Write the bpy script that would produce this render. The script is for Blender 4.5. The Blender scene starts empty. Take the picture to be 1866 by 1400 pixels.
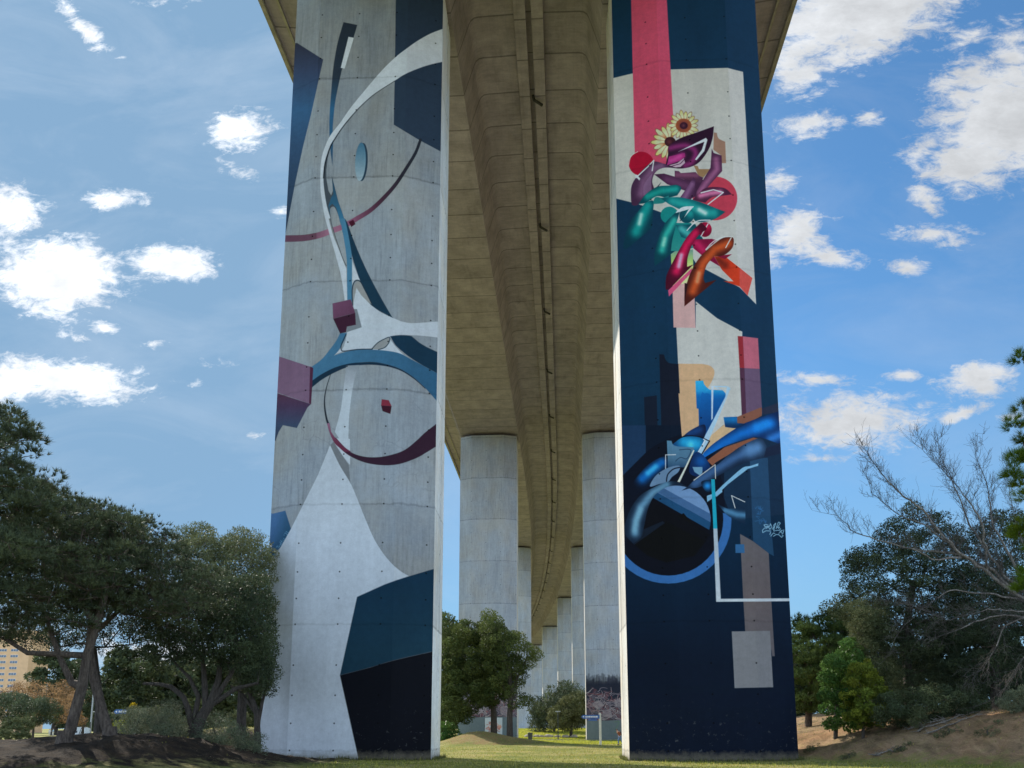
import bpy, bmesh, math, random
import numpy as np
from mathutils import Vector, Matrix

# ------------------------------------------------------------------ camera, light, sky
SC = bpy.context.scene
COL = SC.collection
F = 1450.; TH = math.radians(9.39); PSI = math.radians(3.78); EYE = 1.7; YP = 1088.; XP = 933.
cam = bpy.data.cameras.new("camera"); camo = bpy.data.objects.new("camera", cam); COL.objects.link(camo)
camo.location = (0, 0, EYE); camo.rotation_euler = (math.pi/2 + TH, 0, PSI)
cam.sensor_width = 36; cam.lens = 36*F/1866; cam.shift_y = (YP-700)/1866
cam.clip_start = .1; cam.clip_end = 6000
SC.camera = camo
SC.view_settings.view_transform = 'Standard'; SC.view_settings.look = 'None'
SC.view_settings.gamma = 1; SC.view_settings.use_curve_mapping = False
SC.view_settings.exposure = 1.0
SUN_EL = math.radians(37); SUN_AZ = math.radians(-42)      # azimuth from +Y, negative to the left
sdir = Vector((math.sin(SUN_AZ)*math.cos(SUN_EL), math.cos(SUN_AZ)*math.cos(SUN_EL), math.sin(SUN_EL)))
sl = bpy.data.lights.new("sun", 'SUN'); sl.energy = 3.0; sl.angle = math.radians(.5); sl.color = (1, .93, .82)
so = bpy.data.objects.new("sun", sl); COL.objects.link(so)
so.rotation_euler = (-sdir).to_track_quat('-Z', 'Y').to_euler(); so.location = sdir*200

# small maths: photo pixel <-> point at a known distance (used to place things from measurements)
_ct, _st, _cp, _sp = math.cos(TH), math.sin(TH), math.cos(PSI), math.sin(PSI)
RV = np.array((_cp, _sp, 0.)); FV = np.array((-_sp*_ct, _cp*_ct, _st)); UV = np.array((_sp*_st, -_cp*_st, _ct))
def ray(px, py): return RV*((px-XP)/F) + UV*((YP-py)/F) + FV
def at(px, py, Y):
    r = ray(px, py); t = Y/r[1]; return Vector((r[0]*t, Y, EYE+r[2]*t))
def proj(x, y, z):
    z = z-EYE; a = RV[0]*x+RV[1]*y; d = FV[0]*x+FV[1]*y+FV[2]*z; u = UV[0]*x+UV[1]*y+UV[2]*z
    return XP+F*a/d, YP-F*u/d
def lin(c):
    c = np.asarray(c, float)/255.; return np.where(c <= .04045, c/12.92, ((c+.055)/1.055)**2.4)

# node helper
class NT:
    def __init__(s, tree): s.t = tree; s.n = tree.nodes; s.l = tree.links
    def new(s, typ, **kw):
        n = s.n.new(typ)
        for k, v in kw.items(): setattr(n, k, v)
        return n
    def link(s, a, b): s.l.new(a, b)
    def put(s, sock, v):
        if hasattr(v, 'is_linked') or isinstance(v, bpy.types.NodeSocket): s.l.new(v, sock)
        else: sock.default_value = v
    def math(s, op, *a, clamp=False):
        n = s.new('ShaderNodeMath', operation=op); n.use_clamp = clamp
        for i, v in enumerate(a): s.put(n.inputs[i], v)
        return n.outputs[0]
    def vec(s, op, *a, out=0):
        n = s.new('ShaderNodeVectorMath', operation=op)
        for i, v in enumerate(a): s.put(n.inputs[i], v)
        return n.outputs[out]
    def mix(s, f, a, b, typ='MIX'):
        n = s.new('ShaderNodeMix', data_type='RGBA', blend_type=typ)
        s.put(n.inputs[0], f); s.put(n.inputs[6], a); s.put(n.inputs[7], b); return n.outputs[2]
    def noise(s, v, scale, detail=4, rough=.55, out=0, dist=0.):
        n = s.new('ShaderNodeTexNoise'); s.put(n.inputs['Vector'], v)
        n.inputs['Scale'].default_value = scale; n.inputs['Detail'].default_value = detail
        n.inputs['Roughness'].default_value = rough; n.inputs['Distortion'].default_value = dist
        return n.outputs[out]
    def mapr(s, v, a, b, c=0., d=1., smooth=False):
        n = s.new('ShaderNodeMapRange'); n.interpolation_type = 'SMOOTHSTEP' if smooth else 'LINEAR'
        for i, q in enumerate((v, a, b, c, d)): s.put(n.inputs[i], q)
        return n.outputs[0]
    def scale(s, v, sc):
        n = s.new('ShaderNodeMapping'); s.put(n.inputs[0], v); n.inputs['Scale'].default_value = sc; return n.outputs[0]
def rgb(r, g=None, b=None):
    if g is None: r, g, b = r
    return (float(r), float(g), float(b), 1.)

world = bpy.data.worlds.new("World"); SC.world = world; world.use_nodes = True
def build_world():
    w = NT(world.node_tree); w.n.clear()
    out = w.new('ShaderNodeOutputWorld'); bg = w.new('ShaderNodeBackground'); w.link(bg.outputs[0], out.inputs[0])
    sky = w.new('ShaderNodeTexSky'); sky.sky_type = 'NISHITA'; sky.sun_disc = False
    sky.sun_elevation = SUN_EL; sky.sun_rotation = SUN_AZ; sky.altitude = 100
    sky.air_density = 1.0; sky.dust_density = .0; sky.ozone_density = 2.0
    bg.inputs[1].default_value = .1
    tc = w.new('ShaderNodeTexCoord').outputs['Generated']
    sx = w.new('ShaderNodeSeparateXYZ'); w.link(tc, sx.inputs[0]); X, Y, Z = sx.outputs
    ys = w.math('MAXIMUM', Y, .08)
    q = w.new('ShaderNodeCombineXYZ'); w.link(w.math('DIVIDE', X, ys), q.inputs[0]); w.link(w.math('DIVIDE', Z, ys), q.inputs[1])
    q = q.outputs[0]
    # cloud banks measured on the photograph: centre, half sizes, tilt, weight
    B = [(432,232,66,42,10,1.0),(425,310,40,13,25,.55),(205,365,62,20,4,.95),(25,385,72,44,20,1.1),(105,500,130,70,15,1.35),
         (315,480,84,34,5,1.1),(190,597,32,15,25,.85),(135,615,32,10,15,.6),(105,690,165,42,8,1.25),(-20,695,90,45,0,1.1),
         (165,62,100,13,45,.5),(300,3,70,14,0,.5),(275,628,26,9,0,.5),(395,655,30,12,10,.35),(510,385,20,9,0,.45),(470,795,22,9,0,.5),(355,700,14,8,0,.5),(225,112,24,11,45,.5),
         (1570,25,185,85,-16,1.6),(1440,110,60,75,-30,1.0),(1478,228,72,26,-8,.9),(1580,212,34,15,-15,.75),(1815,215,135,112,-10,1.5),
         (1850,110,60,80,0,1.0),(1770,300,95,60,15,1.1),(1690,265,60,22,-25,.8),(1780,60,60,20,-20,.5),(1452,425,66,48,15,1.0),
         (1520,467,50,19,8,.95),(1420,330,50,24,-15,.75),(1700,425,90,17,4,.85),(1740,440,40,18,10,.7),(1655,485,40,15,0,.65),(1690,365,26,28,-20,.75),
         (1785,690,72,34,0,1.15),(1760,752,54,12,-18,.75),(1540,775,150,58,0,1.2),(1495,835,70,16,0,.85),(1650,685,34,9,0,.6),
         (1480,690,70,12,6,.6),(1850,760,30,9,-10,.5),(1400,470,30,20,0,.6),(1620,725,40,10,0,.4),(1390,760,60,30,0,.9),
         (-60,1180,200,60,0,.9),(300,1190,140,50,0,.7),(640,940,80,50,0,.4)]
    acc = None
    for (cx, cy, rx, ry, rot, wt) in B:
        r0, r1, r2 = ray(cx, cy), ray(cx+rx, cy), ray(cx, cy-ry)
        g = lambda r: (r[0]/r[1], r[2]/r[1])
        c = g(r0); ax = math.dist(g(r1), c); ay = math.dist(g(r2), c)
        m = w.new('ShaderNodeMapping', vector_type='TEXTURE'); w.link(q, m.inputs[0])
        m.inputs['Location'].default_value = (c[0], c[1], 0); m.inputs['Rotation'].default_value = (0, 0, math.radians(-rot))
        m.inputs['Scale'].default_value = (ax*1.16, ay*1.2, 1)
        d = w.vec('LENGTH', m.outputs[0], out=1)
        f = w.math('MULTIPLY_ADD', d, -wt*1.0, wt)
        acc = f if acc is None else w.math('MAXIMUM', acc, f)
    acc = w.math('MAXIMUM', acc, -.55)
    qs = w.scale(q, (1, 1.35, 1))
    n1 = w.noise(qs, 7.5, 7, .62, dist=.35); n2 = w.noise(w.scale(q, (1., 1.9, 1)), 26, 8, .68, dist=.6)
    n3 = w.noise(w.scale(q, (1., 1.7, 1)), 75, 5, .7, dist=.8)
    nn = w.math('ADD', w.math('MULTIPLY', w.math('SUBTRACT', n3, .5), .7), w.math('ADD', w.math('MULTIPLY', w.math('SUBTRACT', n1, .5), 1.6), w.math('MULTIPLY', w.math('SUBTRACT', n2, .5), 1.9)))
    fld = w.math('ADD', acc, nn)
    front = w.mapr(fld, .02, .80, smooth=True)
    # thin veil of cirrus
    veil = w.mapr(w.noise(w.scale(q, (1, 2.4, 1)), 2.6, 8, .6, dist=.8), .45, .85, 0, .20)
    front = w.math('MAXIMUM', front, veil)
    # the half of the sky behind the viewer: bright clouds added to lift shade
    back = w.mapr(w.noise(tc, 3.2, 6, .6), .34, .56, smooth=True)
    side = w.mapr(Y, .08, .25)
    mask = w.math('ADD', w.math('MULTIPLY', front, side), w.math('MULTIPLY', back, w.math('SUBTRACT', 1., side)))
    mask = w.math('MULTIPLY', mask, w.mapr(Z, -.02, .03))
    # sun-side clouds are brighter than those opposite
    dots = w.vec('DOT_PRODUCT', w.vec('NORMALIZE', tc), tuple(sdir), out=1)
    bright = w.mapr(dots, .6, .97, 3.65, 6.0)
    body = w.mapr(w.noise(w.scale(q, (1, 1.6, 1)), 13, 6, .6), .3, .72, .80, 1.10)
    body = w.math('MULTIPLY', body, w.mapr(fld, .6, 1.7, 1.05, .88))
    val = w.math('MULTIPLY', bright, body)
    cc = w.vec('MULTIPLY', w.vec('SCALE', (1., .985, .985), out=0), (1, 1, 1))
    cm = w.new('ShaderNodeVectorMath', operation='SCALE'); w.link(w.mix(side, rgb(.76, .98, 1.28), rgb(.965, 1.0, 1.045)), cm.inputs[0]); w.link(w.math('MULTIPLY', w.math('MULTIPLY', val, w.mapr(Y, -.2, .1, 2.1, 1.)), w.mapr(Z, .15, .6, w.mapr(Y, -.2, .1, 1.7, 1.), w.mapr(Y, -.2, .1, .6, 1.))), cm.inputs[3])  # clouds behind the viewer brightened and tinted blue to cool the shade
    skyc = w.mix(1., sky.outputs[0], rgb(.50, .76, .87), 'MULTIPLY')
    skyc = w.mix(w.math('MULTIPLY', w.mapr(dots, .62, .93, 0, .93, smooth=True), w.mapr(Y, 0, .2)), skyc, rgb(1.30, 2.16, 3.15))
    skyc = w.mix(w.mapr(Z, .42, .02, 0, .9), skyc, rgb(1.22, 2.12, 3.2))
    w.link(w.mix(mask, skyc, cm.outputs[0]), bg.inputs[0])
build_world()

# ------------------------------------------------------------------ object helpers
def props(o, label=None, cat=None, group=None, kind=None):
    if label: o['label'] = label
    if cat: o['category'] = cat
    if group: o['group'] = group
    if kind: o['kind'] = kind
    return o
def empty(name, loc, label, cat, group=None, rz=0):
    o = bpy.data.objects.new(name, None); COL.objects.link(o); o.location = loc; o.rotation_euler = (0, 0, rz)
    o.empty_display_size = .3
    return props(o, label, cat, group)
def obj(name, me, mat=None, parent=None):
    o = bpy.data.objects.new(name, me); COL.objects.link(o)
    if mat is not None:
        for m in (mat if isinstance(mat, (list, tuple)) else [mat]): me.materials.append(m)
    if parent is not None: o.parent = parent
    return o
def npmesh(name, verts, faces, smooth=False, tint=None):
    """verts (N,3); faces (M,k) all the same size, or a list of arrays"""
    me = bpy.data.meshes.new(name); verts = np.asarray(verts, np.float32)
    if not isinstance(faces, list): faces = [np.asarray(faces)]
    faces = [np.asarray(f, np.int32) for f in faces if len(f)]
    me.vertices.add(len(verts)); me.vertices.foreach_set('co', verts.ravel())
    nl = sum(f.size for f in faces); nf = sum(len(f) for f in faces)
    me.loops.add(nl); me.polygons.add(nf)
    me.loops.foreach_set('vertex_index', np.concatenate([f.ravel() for f in faces]))
    tot = np.concatenate([np.full(len(f), f.shape[1], np.int32) for f in faces])
    st = np.concatenate([[0], np.cumsum(tot)[:-1]]).astype(np.int32)
    me.polygons.foreach_set('loop_start', st); me.polygons.foreach_set('loop_total', tot)
    if smooth: me.polygons.foreach_set('use_smooth', np.ones(nf, bool))
    if tint is not None:
        a = me.color_attributes.new('tint', 'FLOAT_COLOR', 'POINT')
        c = np.ones((len(verts), 4), np.float32); c[:, :tint.shape[1]] = tint; a.data.foreach_set('color', c.ravel())
    me.update(calc_edges=True); return me
class MB:
    """collects simple solids into one mesh"""
    def __init__(s): s.v = []; s.f = []
    def add(s, vs, fs):
        b = len(s.v); s.v += [tuple(v) for v in vs]; s.f += [tuple(i+b for i in f) for f in fs]; return s
    def box(s, c, d, rz=0, bev=0):
        x, y, z = d[0]/2, d[1]/2, d[2]/2; cs, sn = math.cos(rz), math.sin(rz)
        if bev <= 0:
            vs = [(sx*x, sy*y, sz*z) for sz in (-1, 1) for sx, sy in ((-1,-1),(1,-1),(1,1),(-1,1))]
            fs = [(3,2,1,0),(4,5,6,7),(0,1,5,4),(1,2,6,5),(2,3,7,6),(3,0,4,7)]
        else:
            b = bev; ring = [(-x+b,-y),(x-b,-y),(x,-y+b),(x,y-b),(x-b,y),(-x+b,y),(-x,y-b),(-x,-y+b)]
            k = .5*b; sc = lambda q, t: (q[0]*(1-t/x), q[1]*(1-t/y))
            vs = [(*sc(q, b), -z) for q in ring]+[(*q, -z+b) for q in ring]+[(*q, z-b) for q in ring]+[(*sc(q, b), z) for q in ring]
            fs = [tuple(range(7,-1,-1)), tuple(range(24,32))]
            for r in range(3):
                for i in range(8): fs.append((r*8+i, r*8+(i+1)%8, r*8+8+(i+1)%8, r*8+8+i))
        return s.add([(c[0]+v[0]*cs-v[1]*sn, c[1]+v[0]*sn+v[1]*cs, c[2]+v[2]) for v in vs], fs)
    def tube(s, pts, rad, n=8, cap=True):
        pts = [Vector(p) for p in pts]; rad = [rad]*len(pts) if not hasattr(rad, '__len__') else rad
        b = len(s.v); ref = Vector((.3, .2, 1)).normalized() if abs((pts[-1]-pts[0]).normalized().z) < .9 else Vector((1, .1, 0))
        for i, p in enumerate(pts):
            d = (pts[min(i+1, len(pts)-1)]-pts[max(i-1, 0)]).normalized(); u = d.cross(ref).normalized(); w = d.cross(u)
            for k in range(n):
                a = 2*math.pi*k/n; q = p+(u*math.cos(a)+w*math.sin(a))*rad[i]; s.v.append(tuple(q))
        for i in range(len(pts)-1):
            for k in range(n): s.f.append((b+i*n+k, b+i*n+(k+1)%n, b+(i+1)*n+(k+1)%n, b+(i+1)*n+k))
        if cap: s.f.append(tuple(b+k for k in range(n-1, -1, -1))); s.f.append(tuple(b+(len(pts)-1)*n+k for k in range(n)))
        return s
    def prism(s, poly, y0, y1):
        """polygon in x,z extruded along y"""
        n = len(poly); vs = [(x, y0, z) for x, z in poly]+[(x, y1, z) for x, z in poly]
        return s.add(vs, [tuple(range(n)), tuple(range(2*n-1, n-1, -1))]+[((i+1) % n, i, i+n, (i+1) % n+n) for i in range(n)])
    def mesh(s, name, smooth=False):
        me = bpy.data.meshes.new(name); me.from_pydata(s.v, [], s.f); me.validate()
        bm = bmesh.new(); bm.from_mesh(me); bmesh.ops.recalc_face_normals(bm, faces=bm.faces); bm.to_mesh(me); bm.free()
        if smooth:
            me.polygons.foreach_set('use_smooth', [True]*len(me.polygons))
            me.set_sharp_from_angle(angle=math.radians(40))
        return me
    def build(s, name, mat, parent=None, smooth=False): return obj(name, s.mesh(name, smooth), mat, parent)

# ------------------------------------------------------------------ materials
def newmat(name):
    m = bpy.data.materials.new(name); m.use_nodes = True; t = NT(m.node_tree); t.n.clear()
    out = t.new('ShaderNodeOutputMaterial'); b = t.new('ShaderNodeBsdfPrincipled'); t.link(b.outputs[0], out.inputs[0])
    return m, t, b, out
def plain(name, c, rough=.6, metal=0., nscale=8., amt=.15):
    m, t, b, out = newmat(name); p = t.new('ShaderNodeTexCoord').outputs['Object']
    n = t.noise(p, nscale, 5)
    f = t.mapr(n, .3, .7, 1-amt, 1+amt)
    cm = t.new('ShaderNodeVectorMath', operation='SCALE'); cm.inputs[0].default_value = c[:3]; t.link(f, cm.inputs[3])
    t.link(cm.outputs[0], b.inputs['Base Color']); b.inputs['Roughness'].default_value = rough; b.inputs['Metallic'].default_value = metal
    return m
def leafmat(name, c, var=.35, transl=.35, rough=.55, c2=None):
    m, t, b, out = newmat(name)
    a = t.new('ShaderNodeAttribute', attribute_name='tint')
    base = t.mix(t.new('ShaderNodeSeparateColor').outputs[1], rgb(c), rgb(c)) if 0 else None
    sc = t.new('ShaderNodeSeparateColor'); t.link(a.outputs[0], sc.inputs[0])
    col = t.mix(sc.outputs[1], rgb(c), rgb(c2 or [v*1.25 for v in c]))
    f = t.mapr(sc.outputs[0], 0, 1, 1-var, 1+var)
    cm = t.new('ShaderNodeVectorMath', operation='SCALE'); t.link(col, cm.inputs[0]); t.link(f, cm.inputs[3])
    t.link(cm.outputs[0], b.inputs['Base Color']); b.inputs['Roughness'].default_value = rough
    b.inputs['Specular IOR Level'].default_value = .08
    tr = t.new('ShaderNodeBsdfTranslucent'); t.link(cm.outputs[0], tr.inputs[0])
    mx = t.new('ShaderNodeMixShader'); mx.inputs[0].default_value = transl
    t.link(b.outputs[0], mx.inputs[1]); t.link(tr.outputs[0], mx.inputs[2]); t.link(mx.outputs[0], out.inputs[0])
    return m
def barkmat(name, c, c2):
    m, t, b, out = newmat(name); p = t.new('ShaderNodeTexCoord').outputs['Object']
    n = t.noise(t.scale(p, (6, 6, 1.3)), 2.2, 6, .65); n2 = t.noise(p, 18, 4)
    f = t.math('ADD', t.mapr(n, .35, .65), t.mapr(n2, .3, .7, -.2, .2), clamp=True)
    t.link(t.mix(f, rgb(c), rgb(c2)), b.inputs['Base Color']); b.inputs['Roughness'].default_value = .9
    bp = t.new('ShaderNodeBump'); bp.inputs['Strength'].default_value = .7; bp.inputs['Distance'].default_value = .05
    t.link(f, bp.inputs['Height']); t.link(bp.outputs[0], b.inputs['Normal']); return m
# ------------------------------------------------------------------ painted walls: shapes traced on the wall, kept in wall metres
ESH = np.array((.70, .84, .95))                     # colour of the shade the mural was seen in (used to recover paint colours)
def albedo(c): return np.clip(lin(c)/ESH*1.22, .004, .86)
def zm(ox, oy, s): return lambda pts: [(ox+x/s, oy+y/s) for x, y in pts]
def sm(pts, n=6):
    P = [pts[0]]+list(pts)+[pts[-1]]; out = []
    for i in range(1, len(P)-2):
        p0, p1, p2, p3 = map(np.array, P[i-1:i+3])
        for k in range(n):
            t = k/n; out.append(tuple(.5*((2*p1)+(p2-p0)*t+(2*p0-5*p1+4*p2-p3)*t*t+(3*p1-p0-3*p2+p3)*t**3)))
    out.append(tuple(pts[-1])); return out
def circ(cx, cy, rx, ry=None, rot=0, n=48):
    ry = ry or rx; r = math.radians(rot)
    return [(cx+rx*math.cos(a)*math.cos(r)-ry*math.sin(a)*math.sin(r), cy+rx*math.cos(a)*math.sin(r)+ry*math.sin(a)*math.cos(r))
            for a in np.linspace(0, 2*math.pi, n, endpoint=False)]
def smc(pts, n=5):
    m = len(pts); out = []
    for i in range(m):
        p0, p1, p2, p3 = (np.array(pts[(i+k-1) % m], float) for k in range(4))
        for k in range(n):
            t = k/n; out.append(tuple(.5*((2*p1)+(p2-p0)*t+(2*p0-5*p1+4*p2-p3)*t*t+(3*p1-p0-3*p2+p3)*t**3)))
    return out
class Wall:
    """a raster of one pier front; PX,PY are where each spot of wall was measured on the photograph"""
    def __init__(s, pier, zlo, zhi, nx, ny, aa=.55):
        s.nx, s.ny = nx, ny
        u = (np.arange(nx)+.5)/nx*pier['w']; z = zlo+(np.arange(ny)+.5)/ny*(zhi-zlo)
        U, Zz = np.meshgrid(u, z); xl = U-pier['w']/2
        ch = pier['ch']; hw = pier['w']/2
        yl = np.where(xl < -hw+ch[0], (-hw+ch[0]-xl)/ch[0]*SETB, np.where(xl > hw-ch[1], (xl-hw+ch[1])/ch[1]*SETB, 0))
        c, sn = math.cos(pier['rot']), math.sin(pier['rot'])
        wx = pier['x']+xl*c-yl*sn; wy = pier['y']+xl*sn+yl*c
        s.PX, s.PY = proj(wx, wy, Zz); s.rgb = np.zeros((ny, nx, 3)); s.a = np.zeros((ny, nx)); s.aa = aa
        s.rowy = s.PY.mean(1); s.colx0 = s.PX.min(0); s.colx1 = s.PX.max(0); s.U = U; s.Z = Zz
    def win(s, pts, m):
        p = np.array(pts); x0, y0 = p.min(0)-m; x1, y1 = p.max(0)+m
        r = np.where((s.PY.max(1) >= y0) & (s.PY.min(1) <= y1))[0]; c = np.where((s.colx1 >= x0) & (s.colx0 <= x1))[0]
        if len(r) == 0 or len(c) == 0: return None
        return slice(r[0], r[-1]+1), slice(c[0], c[-1]+1)
    def seg(s, X, Y, a, b):
        dx, dy = b[0]-a[0], b[1]-a[1]; L = dx*dx+dy*dy+1e-9
        t = np.clip(((X-a[0])*dx+(Y-a[1])*dy)/L, 0, 1); return np.hypot(X-a[0]-t*dx, Y-a[1]-t*dy), t
    def cover(s, pts, w, soft):
        X, Y = s.PX[w], s.PY[w]; ins = np.zeros(X.shape, bool); d = np.full(X.shape, 1e9); n = len(pts)
        for i in range(n):
            a, b = pts[i], pts[(i+1) % n]
            if a[1] != b[1]:
                ins ^= ((a[1] > Y) != (b[1] > Y)) & (X < (b[0]-a[0])*(Y-a[1])/(b[1]-a[1])+a[0])
            lo = (min(a[1], b[1])-2*soft-1, max(a[1], b[1])+2*soft+1)
            rows = np.where((Y.min(1) <= lo[1]) & (Y.max(1) >= lo[0]))[0]
            if len(rows):
                rs = slice(rows[0], rows[-1]+1); dd, _ = s.seg(X[rs], Y[rs], a, b); d[rs] = np.minimum(d[rs], dd)
        return np.clip(.5+np.where(ins, d, -d)/soft*.5, 0, 1)
    def put(s, w, cov, col, alpha=1, erase=False):
        c = (cov*alpha)[..., None]; A = s.a[w]
        if erase: s.a[w] = A*(1-cov*alpha); return
        na = A+(1-A)*cov*alpha
        s.rgb[w] = s.rgb[w]*(1-c)+col*c if True else 0
        first = (A < 1e-3)
        s.rgb[w] = np.where(first[..., None] & (cov[..., None] > 0), col+0*s.rgb[w], s.rgb[w]); s.a[w] = na
    def fill(s, pts, col, soft=None, alpha=1, erase=False):
        soft = soft or s.aa; w = s.win(pts, soft*2)
        if w is None: return
        cov = s.cover(pts, w, soft)
        c = col(s.PX[w], s.PY[w]) if callable(col) else np.array(col, float)
        s.put(w, cov, c, alpha, erase)
    def glow(s, pts, base, spines, soft=None):
        """airbrushed body: a dark base with bright soft cores; spines = [(points, radius, colour)]"""
        soft = soft or s.aa; w = s.win(pts, soft*2)
        if w is None: return
        cov = s.cover(pts, w, soft); X, Y = s.PX[w], s.PY[w]
        col = np.zeros(X.shape+(3,))+np.array(base, float)
        for sp, r, c in spines:
            d = np.full(X.shape, 1e9)
            if len(sp) == 1: d = np.hypot(X-sp[0][0], Y-sp[0][1])
            for a, b in zip(sp[:-1], sp[1:]): d = np.minimum(d, s.seg(X, Y, a, b)[0])
            g = np.exp(-(d/r)**2)[..., None]; col = col*(1-g)+np.array(c, float)*g
        s.put(w, cov, col)
    def stroke(s, pts, width, col, alpha=1, soft=None):
        soft = soft or s.aa; n = len(pts); W0, W1 = width if hasattr(width, '__len__') else (width, width)
        w = s.win(pts, max(W0, W1)+soft*2)
        if w is None: return
        X, Y = s.PX[w], s.PY[w]; best = np.full(X.shape, -1e9)
        for i in range(n-1):
            d, t = s.seg(X, Y, pts[i], pts[i+1]); hw = (W0+(W1-W0)*(i+t)/(n-1))/2
            best = np.maximum(best, hw-d)
        c = col(X, Y) if callable(col) else np.array(col, float)
        s.put(w, np.clip(.5+best/soft*.5, 0, 1), c, alpha)
    def image(s, name):
        im = bpy.data.images.new(name, s.nx, s.ny, alpha=True, float_buffer=False)
        im.colorspace_settings.name = 'sRGB'; im.alpha_mode = 'CHANNEL_PACKED'
        al = albedo(s.rgb); sr = np.where(al <= .0031308, al*12.92, 1.055*al**(1/2.4)-.055)
        buf = np.concatenate([sr, s.a[..., None]], 2).astype(np.float32)
        im.pixels.foreach_set(buf.ravel()); im.update(); im.pack(); return im
def grad(*st):
    """colour along y (photo rows): (y, colour), ..."""
    ys = [a for a, _ in st]; cs = np.array([c for _, c in st], float)
    return lambda X, Y: np.stack([np.interp(Y, ys, cs[:, k]) for k in range(3)], -1)
def grad2(p, q, c0, c1):
    dx, dy = q[0]-p[0], q[1]-p[1]; L = dx*dx+dy*dy
    def f(X, Y):
        t = np.clip(((X-p[0])*dx+(Y-p[1])*dy)/L, 0, 1)[..., None]; return np.array(c0, float)*(1-t)+np.array(c1, float)*t
    return f
FONT = {'A': [[(0,0),(.3,1),(.6,0)],[(.1,.4),(.5,.4)]], 'd': [[(.5,1),(.5,0),(.1,.05),(.05,.4),(.5,.45)]], 'o': [[(.05,.25),(.25,.5),(.5,.25),(.25,0),(.05,.25)]],
 'T': [[(-.1,1),(.8,1)],[(.35,1),(.3,0)]], 'r': [[(.1,.5),(.1,0)],[(.1,.35),(.4,.5)]], 'a': [[(.5,.5),(.1,.4),(.1,.05),(.45,.05),(.5,.5),(.5,0)]],
 'f': [[(.5,.95),(.25,.9),(.2,0)],[(0,.5),(.45,.5)]], 'i': [[(.2,.5),(.2,0)]], 'c': [[(.5,.45),(.1,.4),(.1,.05),(.5,.05)]], "'": [[(.1,1),(.1,.8)]],
 '2': [[(0,.9),(.4,1),(.45,.6),(0,0),(.5,0)]], '1': [[(.2,.8),(.4,1),(.4,0)]], ' ': []}

SETB = .95
PIERL = dict(x=-13.2, y=46.9, w=10.4, ch=(2.0, 2.3), rot=math.radians(1.6))
PIERR = dict(x=8.62, y=46.9, w=9.75, ch=(2.9, 2.3), rot=math.radians(1.6))

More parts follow.
